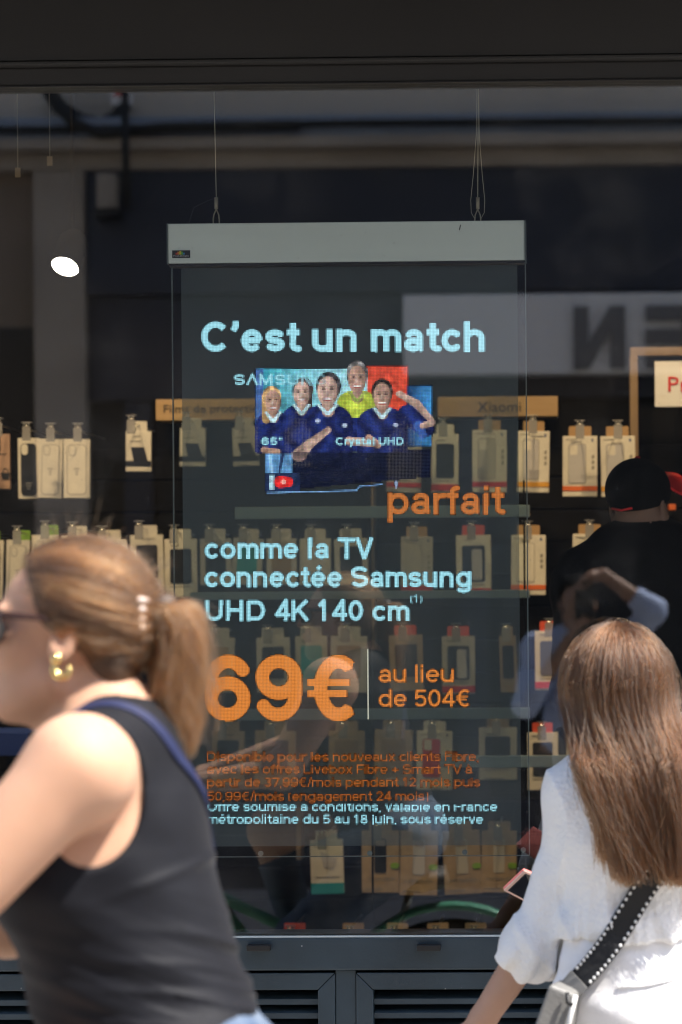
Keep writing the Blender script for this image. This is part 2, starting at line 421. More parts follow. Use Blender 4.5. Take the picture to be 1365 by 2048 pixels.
MB().box(a[0] - .07, a[0] + .07, .10, .25, a[2] - .16, a[2] - .112, .01).build('lamp_base', MT['ink'], lt)

# ================================================================== LED screen
YS = 0.10
PITCH = 2.81 * (YS + 5.4) / F
p0 = W(363, 536, YS); NC, NR = 240, 413
LEDX = p0[0] + (np.arange(NC) + .5) * PITCH
LEDZ = p0[2] - (np.arange(NR) + .5) * PITCH
GX, GZ = np.meshgrid(LEDX, LEDZ)
_P = np.stack([GX, np.full_like(GX, YS), GZ], -1)
_d = _P - CAM; _z = _d @ FWD
PXG, PYG = PPX + F * (_d @ RGT) / _z, PPY - F * (_d @ UPV) / _z      # photo position of every LED
IMG = np.zeros((NR, NC, 3)); 

def arc(cx, cy, rx, ry, a0, a1, n=22):
    t = np.radians(np.linspace(a0, a1, n)); return np.stack([cx + rx * np.cos(t), cy + ry * np.sin(t)], 1)
def L(*p): return np.array(p, float)
def glyph(c, w):
    """centre-line strokes of a grotesque letter, cap height 1; returns (strokes, advance)"""
    h = w / 2; X = .74; lo = h * .9
    def o_(W_, x=0, top=X): return arc(x + W_ / 2, top / 2, W_ / 2 - h, top / 2 - lo, 0, 360, 40)
    def S_(W_, T):
        r = T / 4 - h / 2; a = W_ / 2 - h
        return np.vstack([arc(W_ / 2, T - T / 4 - h / 2, a, r, 25, 270), arc(W_ / 2, T / 4 + h / 2, a, r, 90, -155)])
    if c == ' ': return [], .30
    if c == 'o': return [o_(.70)], .74
    if c == 'c': return [arc(.34, X / 2, .34 - h, X / 2 - lo, 38, 322)], .67
    if c in 'eé':
        s = [L((h, X / 2), (.68 - h, X / 2)), arc(.34, X / 2, .34 - h, X / 2 - lo, 0, 318)]
        if c == 'é': s.append(L((.30, X + .12), (.44, X + .27)))
        return s, .72
    if c in 'aà':
        s = [np.vstack([arc(.33, X - .23, .28 - h, .23 - lo, 165, 0), L((.61 - h, .06))]), arc(.31, .23, .30 - h, .23 - lo, 0, 360), L((.61 - h, .1), (.66 - h * .5, h))]
        if c == 'à': s.append(L((.22, X + .27), (.36, X + .12)))
        return s, .70
    if c == 'd': return [o_(.70), L((.70 - h, h * 0), (.70 - h, 1))], .76
    if c == 'b': return [o_(.70), L((h, 0), (h, 1))], .74
    if c == 'p': return [o_(.70), L((h, -.27), (h, X))], .74
    if c == 'q': return [o_(.70), L((.70 - h, -.27), (.70 - h, X))], .76
    if c == 'g': return [o_(.70), np.vstack([L((.70 - h, X), (.70 - h, -.05)), arc(.35, -.05, .35 - h, .22 - lo, 0, -150)])], .76
    def n_(x, Wd, tall=X): return [L((x + h, 0), (x + h, tall)), np.vstack([arc(x + Wd / 2, X - .27, Wd / 2 - h, .27 - lo, 180, 0), L((x + Wd - h, 0))])]
    if c == 'n': return n_(0, .65), .72
    if c == 'h': return n_(0, .65, 1), .72
    if c == 'm': return n_(0, .58) + n_(.58 - w, .58)[1:], 1.05 + .14 - w
    if c == 'u': return [L((.65 - h, 0), (.65 - h, X)), np.vstack([L((h, X)), arc(.325, .27, .325 - h, .27 - lo, 180, 360), L((.65 - h, X))])], .72
    if c == 'r': return [L((h, 0), (h, X)), arc(.36, X - .30, .36 - h, .30 - lo, 180, 80)], .44
    if c == 's': return [S_(.62, X)], .65
    if c == 't': return [np.vstack([L((.19, .95), (.19, .2)), arc(.19 + .16, .2, .16, .2 - lo, 180, 280)]), L((0, X - lo), (.38, X - lo))], .42
    if c == 'f': return [np.vstack([L((.17, 0), (.17, .78)), arc(.17 + .15, .80, .15, .20 - lo, 180, 80)]), L((0, X - lo), (.36, X - lo))], .40
    if c == 'l': return [L((h + .03, 0), (h + .03, 1))], w + .12
    if c in 'ij':
        s = [L((h + .03, 0 if c == 'i' else -.2), (h + .03, X)), L((h + .03, .85), (h + .03, 1.0))]; return s, w + .12
    if c == 'v': return [L((h, X), (.32, 0)), L((.32, 0), (.64 - h, X))], .66
    if c == 'x': return [L((h, X), (.62 - h, 0)), L((h, 0), (.62 - h, X))], .66
    if c == 'y': return [L((h, X), (.32, 0)), L((.64 - h, X), (.2, -.25))], .66
    if c == 'C': return [arc(.45, .5, .45 - h, .5 - lo, 42, 318)], .90
    if c == 'S': return [S_(.80, 1)], .84
    if c == 'G': return [np.vstack([arc(.45, .5, .45 - h, .5 - lo, 42, 320), L((.88 - h, .45))]), L((.5, .45), (.88 - h, .45))], .95
    if c == 'O': return [arc(.46, .5, .46 - h, .5 - lo, 0, 360, 40)], .96
    if c == 'T': return [L((0, 1 - lo), (.74, 1 - lo)), L((.37, 0), (.37, 1 - lo))], .74
    if c == 'V': return [L((h * .8, 1), (.40, 0)), L((.40, 0), (.80 - h * .8, 1))], .80
    if c == 'U': return [np.vstack([L((h, 1)), arc(.40, .34, .40 - h, .34 - lo, 180, 360), L((.80 - h, 1))])], .90
    if c == 'H': return [L((h, 0), (h, 1)), L((.78 - h, 0), (.78 - h, 1)), L((h, .52), (.78 - h, .52))], .90
    if c == 'D': return [np.vstack([L((h, 0), (h, 1 - lo), (.42, 1 - lo)), arc(.42, .5, .40 - h, .5 - lo, 90, -90), L((h, lo))])], .90
    if c == 'K': return [L((h, 0), (h, 1)), L((h, .35), (.78 - h, 1)), L((.32, .55), (.80 - h, 0))], .82
    if c == 'L': return [L((h, 1), (h, lo), (.62, lo))], .66
    if c == 'F': return [L((h, 0), (h, 1 - lo), (.64, 1 - lo)), L((h, .52), (.58, .52))], .68
    if c == 'A': return [L((h * .6, 0), (.40, 1), (.80 - h * .6, 0))], .84
    if c == 'M': return [L((h, 0), (h, 1), (.46, .1), (.92 - h, 1), (.92 - h, 0))], 1.02
    if c == 'N': return [L((h, 0), (h, 1), (.76 - h, 0), (.76 - h, 1))], .88
    if c == '0': return [arc(.33, .5, .33 - h, .5 - lo, 0, 360, 40)], .70
    if c == '1': return [L((.05, .72), (.36 - h, .98), (.36 - h, 0))], .60
    if c == '2': return [np.vstack([arc(.32, .70, .31 - h, .30 - lo, 170, -40), L((h, lo), (.64, lo))])], .70
    if c == '3': return [np.vstack([arc(.31, .74, .29 - h, .26 - lo, 150, -90)]), np.vstack([arc(.31, .27, .32 - h, .27 - lo, 90, -150)])], .70
    if c == '4': return [L((.50 - h * .2, 0), (.50 - h * .2, 1), (h * .8, .28), (.66, .28))], .70
    if c == '5': return [np.vstack([L((.60, 1 - lo), (.16, 1 - lo), (.10, .50)), arc(.32, .33, .33 - h, .33 - lo, 135, -150)])], .70
    if c == '6': return [arc(.345, .335, .345 - h, .335 - lo, 0, 360, 40), np.vstack([arc(.36, .60, .36 - h, .40 - lo, 28, 180), L((h, .40))])], .73
    if c == '9': return [arc(.345, .665, .345 - h, .335 - lo, 0, 360, 40), np.vstack([arc(.33, .40, .36 - h, .40 - lo, 208, 360), L((.69 - h, .60))])], .73
    if c == '7': return [L((.03, 1 - lo), (.62, 1 - lo), (.24, 0))], .66
    if c == '8': return [arc(.33, .74, .28 - h, .26 - lo, 0, 360), arc(.33, .28, .33 - h, .28 - lo, 0, 360)], .70
    if c == '€': return [arc(.47, .5, .37 - h, .5 - lo, 52, 308), ('thin', L((.02, .585), (.62, .585))), ('thin', L((.02, .415), (.58, .415)))], .80
    if c == '(': return [arc(.34, .4, .26, .6, 130, 230)], .34
    if c == ')': return [arc(.0, .4, .26, .6, 50, -50)], .34
    if c == '/': return [L((.02, -.05), (.34, 1.05))], .38
    if c == '+': return [L((.05, .4), (.6, .4)), L((.325, .12), (.325, .68))], .68
    if c == ',': return [L((.12, .06), (.06, -.15))], .24
    if c == '.': return [L((.1, 0), (.1, .15))], .24
    if c == '\u2019': return [L((.15, 1.02), (.15, .86), (.07, .70))], .28
    if c == '"': return [L((.08, .98), (.08, .7)), L((.26, .98), (.26, .7))], .36
    return [], .4

def led_text(s, x0, x1, base, cap, col, w=.19, ymin=None, ymax=None, gain=1.0, fade=None, add=False):
    """rasterise text onto the LED grid; coordinates are photo pixels"""
    strokes = []; x = 0; adv = 0
    for ch in s:
        g_, a_ = glyph(ch, w); strokes += [((q[1] if isinstance(q, tuple) else q) + np.array([x, 0]), .5 if isinstance(q, tuple) else 1.0) for q in g_]; x += a_ + .03; adv = x
    maxx = max(q[:, 0].max() for q, _ in strokes) + w / 2
    sx = (x1 - x0) / maxx
    segs = []
    for q, kw in strokes:
        for ii, (a, b) in enumerate(zip(q[:-1], q[1:])): segs.append((x0 + a[0] * sx, base - a[1] * cap, x0 + b[0] * sx, base - b[1] * cap, kw, -.02 if ii == 0 else -9, 1.02 if ii == len(q) - 2 else 9))
    cov = np.zeros((NR, NC)); rad = w * cap / 2
    for dx, dy in [(a_, b_) for a_ in (-.94, 0, .94) for b_ in (-.94, 0, .94)]:
        X_, Y_ = PXG + dx, PYG + dy
        hit = np.zeros((NR, NC), bool)
        r0 = max(0, int((base - cap * 1.4 - 530) / 2.81)); r1 = min(NR, int((base + cap * .5 - 530) / 2.81) + 8)
        c0 = max(0, int((x0 - 380) / 2.81)); c1 = min(NC, int((x1 - 355) / 2.81) + 4)
        xs, ys = X_[r0:r1, c0:c1], Y_[r0:r1, c0:c1]; hh = np.zeros(xs.shape, bool)
        for ax, ay, bx, by, kw, ta, tb in segs:
            kx = xs - ax; ky = (ys - ay); ex, ey = bx - ax, by - ay; l2 = ex * ex + ey * ey + 1e-9
            tr_ = (kx * ex + ky * ey) / l2; t = np.clip(tr_, 0, 1)
            hh |= (tr_ >= ta) & (tr_ <= tb) & (((kx - t * ex) ** 2 + (ky - t * ey) ** 2) < (rad * kw) ** 2)
        lim = (ys > base - cap * 1.30) & (ys < base + cap * .32)
        hit[r0:r1, c0:c1] = hh & lim
        cov += hit / 9.0
    if cap > 100: cov = np.where(PYG > base + .8, 0, cov); 
    if ymin is not None: cov = np.where(PYG < ymin, 0, cov)
    if ymax is not None: cov = np.where(PYG > ymax, 0, cov)
    if fade is not None: cov = cov * np.clip((fade[1] - PXG) / (fade[1] - fade[0]), .0, 1)
    k = (np.clip(cov * gain, 0, 1))[..., None]
    IMG[:] = IMG * (1 - k) + np.array(col) * k

WHT = (.42, .86, 1.0); ORG = (.84, .262, .047)
# --- the team picture, painted LED by LED with soft edges
def Ea(cx, cy, rx, ry, soft=2.2): 
    r = np.sqrt(((PXG - cx) / rx) ** 2 + ((PYG - cy) / ry) ** 2); return np.clip((1 - r) * min(rx, ry) / soft + .5, 0, 1)
def Ca(x0, y0, x1, y1, r0, r1, soft=2.2):
    ex, ey = x1 - x0, y1 - y0; t = np.clip(((PXG - x0) * ex + (PYG - y0) * ey) / (ex * ex + ey * ey), 0, 1)
    return np.clip((r0 + (r1 - r0) * t - np.hypot(PXG - x0 - t * ex, PYG - y0 - t * ey)) / soft + .5, 0, 1)
def Ba(x0, y0, x1, y1, soft=2.0):
    return np.clip(np.minimum(np.minimum(PXG - x0, x1 - PXG), np.minimum(PYG - y0, y1 - PYG)) / soft + .5, 0, 1)
def lay(al, col):
    al = al[..., None]; IMG[:] = IMG * (1 - al) + (np.asarray(col) if np.ndim(col) == 3 else np.array(col)) * al
def paint(m, col): IMG[m] = np.array(col)
smn = RNG.normal(size=(NR, NC))
for _ in range(3): smn = (smn + np.roll(smn, 1, 0) + np.roll(smn, -1, 0) + np.roll(smn, 1, 1) + np.roll(smn, -1, 1)) / 3.0
t = np.clip((PXG - 515) / 180, 0, 1)[..., None]; up = np.clip((PYG - 738) / 80, 0, 1)[..., None]
lay(Ba(515, 738, 737, 850), ((1 - t) * np.array((.02, .42, .55)) + t * np.array((.42, .80, .90))) * (1 - .35 * up * (1 - t)))
lay(Ba(512, 738, 528, 900), (.07, .16, .42))
lay(Ba(735, 733, 816, 826), (.78, .085, .045))
tt = np.clip((PXG - 812) / 50, 0, 1)[..., None]; lay(Ba(814, 772, 864, 892), (1 - tt) * np.array((.01, .02, .10)) + tt * np.array((.06, .28, .62)))
SK = np.array((.62, .41, .34)); SK2 = np.array((.52, .31, .24)); HL = np.array((.95, .78, .70))
def skin3(cx, cy, rx, ry, col):
    u, v = (PXG - cx) / rx, (PYG - cy) / ry; sh = np.clip(1.08 - .50 * np.clip(u + .25, 0, 2) ** 2 - .18 * np.clip(-u - .5, 0, 2) - .22 * np.clip(v, 0, 2) ** 2, .25, 1.2); return np.array(col) * sh[..., None]
def jersey(cx, cy, wd, ht, lean=0):
    fold = .5 + .5 * np.sin((PXG - cx) / 6.5 + 1.8 * np.sin((PYG - cy) / 12 + cx) + cx); lit_ = np.clip(1.2 - ((PXG - cx + wd * .3) / wd) ** 2, .2, 1.3)
    return (np.array((.010, .014, .075)) + np.array((.012, .03, .17))[None, None] * (fold * .7 * lit_)[..., None])
def person_(cx, cy, rx, ry, skin, hair, hs, shoulder=None, collar=(.55, .78, .85), shirt=None, longhair=0):
    if shoulder:
        w, h, yo = shoulder; col = jersey(cx, cy, w, h) if shirt is None else np.array(shirt) * np.clip(1.15 - .5 * np.abs((PXG - cx) / w)[..., None], .4, 1.2)
        lay(np.maximum(Ea(cx, cy + ry + yo + h * .55, w, h * .72), Ba(cx - w, cy + ry + yo + h * .45, cx + w, 906)) * (PYG < 906), col)
    if longhair: lay(Ca(cx + longhair * .6, cy - 6, cx + longhair, cy + ry + 12, rx * .9, rx * .5), np.array(hair) * .8)
    lay(Ea(cx + hs, cy - ry * .28, rx * 1.20, ry * .92), np.array(hair) * (1 + .35 * smn[..., None]))
    lay(Ca(cx, cy + ry * .6, cx + 1, cy + ry + 9, rx * .50, rx * .62), skin3(cx, cy + ry, rx, ry, np.array(skin) * .72))
    lay(Ea(cx, cy + 2, rx, ry * .96), skin3(cx, cy, rx, ry, skin))
    for e in (-.40, .40):
        lay(Ea(cx + e * rx, cy - ry * .10, rx * .20, ry * .085, 1.6) * .85, (.07, .04, .035)); lay(Ea(cx + e * rx, cy - ry * .25, rx * .28, ry * .045, 1.6) * .6, np.array(hair) * .6)
    lay(Ca(cx - 1, cy, cx - 2, cy + ry * .24, 1.4, 2.6) * .5, HL * .8); lay(Ea(cx, cy + ry * .34, rx * .18, 1.6) * .5, np.array(skin) * .45)
    lay(Ea(cx, cy + ry * .56, rx * .50, ry * .12, 1.6) * .9, (.36, .09, .085)); lay(Ea(cx, cy + ry * .53, rx * .42, ry * .065, 1.4), (.85, .80, .78))
    if collar is not None and shoulder:
        for sg in (-1, 1): lay(Ca(cx + sg * rx * .85, cy + ry * .95, cx + sg * 1.5, cy + ry + 15, 2.8, 3.4), collar)
person_(715, 757, 18, 29, SK2, (.20, .19, .19), 0, (40, 34, 0), (.35, .42, .10), (.55, .66, .08))
lay(Ba(655, 836, 765, 905), jersey(705, 870, 50, 40))
person_(547, 802, 16, 25, SK2, (.62, .38, .17), -3, (36, 44, 2), longhair=-14)
person_(604, 786, 17, 26, SK, (.06, .045, .045), 3, (42, 50, 4), longhair=12)
person_(765, 791, 18, 28, SK2, (.05, .035, .03), 0, (50, 46, 2))
person_(656, 781, 21, 31, SK, (.045, .04, .045), 2, (50, 52, 4))
lay(Ca(815, 830, 852, 858, 20, 16), jersey(840, 845, 30, 30)); lay(Ca(838, 852, 846, 870, 10, 8), (.05, .12, .40))
def limb(x0, y0, x1, y1, r0, r1, col=SK):
    a = Ca(x0, y0, x1, y1, r0, r1); n_ = np.array((-(y1 - y0), x1 - x0), float); n_ /= np.hypot(*n_); dd = ((PXG - x0) * n_[0] + (PYG - y0) * n_[1]) / max(r0, r1); lay(a, np.array(col) * np.clip(.85 - .35 * dd, .35, 1.2)[..., None])
limb(800, 789, 834, 808, 6, 8); limb(834, 808, 864, 842, 8, 6); limb(846, 852, 864, 846, 6, 7); lay(Ea(800, 788, 8, 6), SK * .95)
limb(657, 860, 620, 888, 6, 9); limb(622, 886, 600, 908, 9, 13); lay(Ea(599, 911, 15, 12), SK * .85); lay(Ca(592, 905, 606, 900, 2, 2), SK * .5)
limb(528, 900, 556, 904, 6, 6, SK2); limb(698, 882, 752, 887, 8, 8); limb(738, 876, 756, 890, 7, 7, SK2)
for (x, y) in ((690, 851), (792, 850), (636, 842)): lay(Ea(x, y, 5, 4), (.55, .62, .85))
lay(Ba(532, 908, 585, 946), (.13, .33, .62)); lay(Ca(566, 910, 559, 948, 3.5, 2), (.02, .04, .12)); lay(Ca(540, 912, 545, 944, 3, 3), (.30, .55, .80))
tq_ = (PXG - 532) / 330; lay(Ba(532, 900, 862, 984 - 0) * (PYG < 984 - 30 * tq_) * (PYG > 895) * .5 * (IMG.max(2) < .02), (.010, .016, .055))
fd = np.clip((958 - PYG) / 60, 0, 1); lay(Ba(586, 904, 735, 960) * fd * .8, (.008, .012, .045)); lay(Ba(532, 946, 600, 984) * .7, (.02, .04, .12))
lay(Ba(540, 951, 549, 979), (.55, .85, .95)); lay(Ca(561, 964, 577, 964, 12, 10), (.85, .03, .03)); lay(Ea(568, 964, 5, 5), (1, .42, .36))
for q_ in ((535, 986, 714, 981), (714, 981, 719, 973), (719, 973, 764, 969)): lay(Ca(*q_, 1.3, 1.3, 1.6), (.20, .38, .68))
lay(Ca(793, 965, 793, 976, 3, 1.5), (.30, .42, .60))
mpic = (PXG > 505) & (PXG < 876) & (PYG > 715) & (PYG < 992)
IMG[mpic] = (IMG * np.clip(1 + .16 * smn, .6, 1.4)[..., None] * RNG.uniform(.90, 1.08, (NR, NC, 3)))[mpic]
led_text('C\u2019est un match', 403, 970, 703, 59, WHT, .205)
led_text('SAMSUNG', 468, 655, 770, 21, WHT, .2, gain=.9, fade=(560, 680))
led_text('65"', 523, 566, 890, 15, WHT, .2)
led_text('Crystal UHD', 672, 808, 890, 15, WHT, .2)
led_text('parfait', 776, 1013, 1028, 56, (.62, .19, .045), .17)
led_text('comme la TV', 410, 748, 1117, 41, WHT, .185)
led_text('connectée Samsung', 410, 943, 1174, 41, WHT, .185)
led_text('UHD 4K 140 cm', 411, 820, 1241, 40, WHT, .185)
led_text('(1)', 821, 845, 1205, 15, WHT, .14)
led_text('69€', 409, 714, 1441, 130, ORG, .205)
paint((np.abs(PXG - 737) < 1.4) & (PYG > 1299) & (PYG < 1440), (.55, .55, .45))
led_text('au lieu', 758, 908, 1364, 34, ORG, .14)
led_text('de 504€', 758, 940, 1413, 34, ORG, .14)
for s_, xe, yb in (('Disponible pour les nouveaux clients Fibre,', 958, 1522), ('avec les offres Livebox Fibre + Smart TV à', 946, 1547), ('partir de 37,99€/mois pendant 12 mois puis', 961, 1573), ('50,99€/mois (engagement 24 mois)', 858, 1601)):
    led_text(s_, 415, xe, yb, 18, (.55, .15, .03), .125, gain=.85)
led_text('Offre soumise à conditions, valable en France', 415, 995, 1622, 18, WHT, .15, ymin=1608)
led_text('métropolitaine du 5 au 18 juin, sous réserve', 415, 967, 1647, 18, WHT, .15, ymax=1648)

scr = empty('led_screen', tuple(W(695, 447, YS)), 'tall see-through LED screen advertising 69€ hanging behind the window', 'screen')
so_ = Vector(scr.location)
def onscreen(o): o.parent = scr; o.matrix_parent_inverse = Matrix.Translation(-so_); return o
lit = np.argwhere(IMG.max(2) > .012)
hw = PITCH * .44
n = len(lit)
vx = np.zeros((n, 4, 3)); cx = LEDX[lit[:, 1]]; cz = LEDZ[lit[:, 0]]
for k, (sx, sz) in enumerate(((-1, -1), (1, -1), (1, 1), (-1, 1))):
    vx[:, k, 0] = cx + sx * hw; vx[:, k, 1] = YS - .0025; vx[:, k, 2] = cz + sz * hw
me = bpy.data.meshes.new('lit_pixels'); me.from_pydata(vx.reshape(-1, 3).tolist(), [], np.arange(4 * n).reshape(-1, 4).tolist())
ca = me.color_attributes.new('led', 'FLOAT_COLOR', 'POINT')
cc = np.ones((n, 4, 4)); cc[:, :, :3] = IMG[lit[:, 0], lit[:, 1]][:, None, :]
ca.data.foreach_set('color', cc.ravel())
m = bpy.data.materials.new('led_light'); m.use_nodes = True; nt = m.node_tree; nt.nodes.clear()
at = nt.nodes.new('ShaderNodeAttribute'); at.attribute_name = 'led'; em = nt.nodes.new('ShaderNodeEmission'); em.inputs[1].default_value = 0.50; ou = nt.nodes.new('ShaderNodeOutputMaterial')
nt.links.new(at.outputs['Color'], em.inputs[0]); nt.links.new(em.outputs[0], ou.inputs[0])
me.materials.append(m)
o = link(bpy.data.objects.new('lit_pixels', me)); onscreen(o); tag(o, kind='stuff')
# see-through panel: fine conductor grid on clear sheet
m = bpy.data.materials.new('led_film'); m.use_nodes = True; nt = m.node_tree; N = nt.nodes; N.clear()
tc = N.new('ShaderNodeTexCoord'); sp = N.new('ShaderNodeSeparateXYZ'); nt.links.new(tc.outputs['Object'], sp.inputs[0])
outs = []
for ax in (0, 2):
    mu = N.new('ShaderNodeMath'); mu.operation = 'MULTIPLY'; mu.inputs[1].default_value = 2 / PITCH; nt.links.new(sp.outputs[ax], mu.inputs[0])
    fr_ = N.new('ShaderNodeMath'); fr_.operation = 'FRACT'; nt.links.new(mu.outputs[0], fr_.inputs[0])
    ls = N.new('ShaderNodeMath'); ls.operation = 'LESS_THAN'; ls.inputs[1].default_value = .29; nt.links.new(fr_.outputs[0], ls.inputs[0]); outs.append(ls)
mxx = N.new('ShaderNodeMath'); mxx.operation = 'MAXIMUM'; nt.links.new(outs[0].outputs[0], mxx.inputs[0]); nt.links.new(outs[1].outputs[0], mxx.inputs[1])
tr = N.new('ShaderNodeBsdfTransparent'); tr.inputs[0].default_value = (.90, .94, .94, 1)
pb = N.new('ShaderNodeBsdfPrincipled'); pb.inputs['Base Color'].default_value = (.105, .130, .135, 1); pb.inputs['Roughness'].default_value = .45
ms = N.new('ShaderNodeMixShader'); ou = N.new('ShaderNodeOutputMaterial')
nt.links.new(mxx.outputs[0], ms.inputs[0]); nt.links.new(tr.outputs[0], ms.inputs[1]); nt.links.new(pb.outputs[0], ms.inputs[2]); nt.links.new(ms.outputs[0], ou.inputs[0])
x0, x1 = LEDX[0] - PITCH / 2, LEDX[-1] + PITCH / 2; z1, z0 = LEDZ[0] + PITCH / 2, LEDZ[-1] - PITCH / 2
o = MB().box(x0, x1, YS - .0008, YS - .0004, z0, z1).build('led_mesh', m); onscreen(o)
glass_mat('panel_glass', 1.32, (.93, .96, .96))
xa, xb = W(344, 530, YS)[0], W(1053, 800, YS)[0]; zb_ = W(700, 1712, YS)[2]; zt_ = W(700, 522, YS)[2]
onscreen(MB().box(xa, xb, YS + .002, YS + .006, zb_, zt_).build('glass_sheet', MT['panel_glass']))
mat('edge', (.13, .16, .155), .3)
for xe in (xa, xb): onscreen(MB().box(xe - .0012, xe + .0012, YS + .0005, YS + .0075, zb_, zt_).build('glass_edge', MT['edge']))
onscreen(MB().box(xa, xb, YS + .0005, YS + .0075, zb_ - .002, zb_ - .0002).build('bottom_edge', MT['edge']))
for px, py in ((522, 1707), (740, 1706), (930, 1704), (1047, 1700)):
    c = W(px, py, YS); onscreen(MB().lathe([(.006, -.004), (.006, .0)], (c[0], YS + .001, c[2]), 12, 'Y').build('clip', MT['edge']))
hx0, hx1 = W(340, 486, YS)[0], W(1050, 486, YS)[0]; hz0, hz1 = W(695, 526, YS)[2], W(695, 447, YS)[2]
onscreen(MB().box(hx0, hx1, YS - .022, YS + .03, hz0, hz1, .002).build('header', MT['alu']))
onscreen(MB().box(hx0 - .003, hx0 - .0003, YS - .024, YS + .032, hz0 - .001, hz1 + .001, .001).build('end_cap', MT['edge']))
onscreen(MB().box(hx1 + .0003, hx1 + .003, YS - .024, YS + .032, hz0 - .001, hz1 + .001, .001).build('end_cap', MT['edge']))
onscreen(MB().box(hx0, hx1, YS - .018, YS + .02, hz0 - .006, hz0 - .0005).build('header_seal', MT['rubber']))
a, b = W(345, 501, YS - .022), W(381, 516, YS - .022)
stk = onscreen(MB().box(a[0], b[0], YS - .0235, YS - .0222, b[2], a[2]).build('maker_sticker', MT['logo_black']))
cols = [(.45, .03, .03), (.6, .2, .02), (.55, .5, .03), (.1, .4, .05), (.03, .2, .45)]
for k, c_ in enumerate(cols):
    mat('stripe%d' % k, c_, .5); xk = a[0] + .008 + k * .0042
    hgt = [.004, .0065, .008, .0065, .004][k]
    q = MB().box(xk, xk + .004, YS - .0243, YS - .0237, (a[2] + b[2]) / 2 - .001, (a[2] + b[2]) / 2 - .001 + hgt).build('colour_bar', MT['stripe%d' % k]); q.parent = stk; q.matrix_parent_inverse = Matrix.Identity(4)
mat('pale_ink', (.55, .55, .55), .5)
q = lettering('FlexLEDlight', a[0] + .003, b[0] - .003, b[2] + .002, b[2] + .0065, YS - .024, MT['pale_ink'], stk, .0003)
c = W(920, 455, YS - .022); onscreen(MB().tube([(c[0] - .001, YS - .0225, c[2] - .006), (c[0] + .002, YS - .0225, c[2] + .006)], .0012, 6).build('scratch', MT['ink']))
# suspension cables with grippers
for (px, off, loops) in ((433, .0, 0), (956, .0, 1)):
    top = W(px - 5 if not loops else px + 1, 150, YS + .01); c = W(px, 418, YS + .01); ctop = W(px, 395, YS + .01)
    b1, b2 = W(px - 6, 440, YS + .01), W(px + 6, 440, YS + .01)
    onscreen(MB().tube([top, ctop], .0009, 6).build('cable', MT['wire']))
    onscreen(MB().tube([ctop, c], .0042, 10).build('gripper', MT['wire'], None, True))
    onscreen(MB().tube([c, W(px - 5, 430, YS + .01), b1, (b1[0], b1[1], hz1 - .002)], .0016, 6).tube([c, W(px + 5, 430, YS + .01), b2, (b2[0], b2[1], hz1 - .002)], .0016, 6).build('hook', MT['wire'], None, True))
    if loops:
        for s_ in (-1, 1):
            onscreen(MB().tube([W(px + s_ * 1.5, 160, YS + .012), W(px + s_ * 3, 270, YS + .012), W(px + s_ * 9, 350, YS + .012), W(px + s_ * 14, 400, YS + .012), W(px + s_ * 13, 425, YS + .012), W(px + s_ * 6, 438, YS + .012)], .0007, 6).build('cable', MT['wire']))
    else:
        onscreen(MB().tube([ctop, W(px - 18, 402, YS + .012), W(px - 45, 415, YS + .012), W(px - 55, 446, YS + .012)], .0006, 6).build('cable', MT['rubber']))

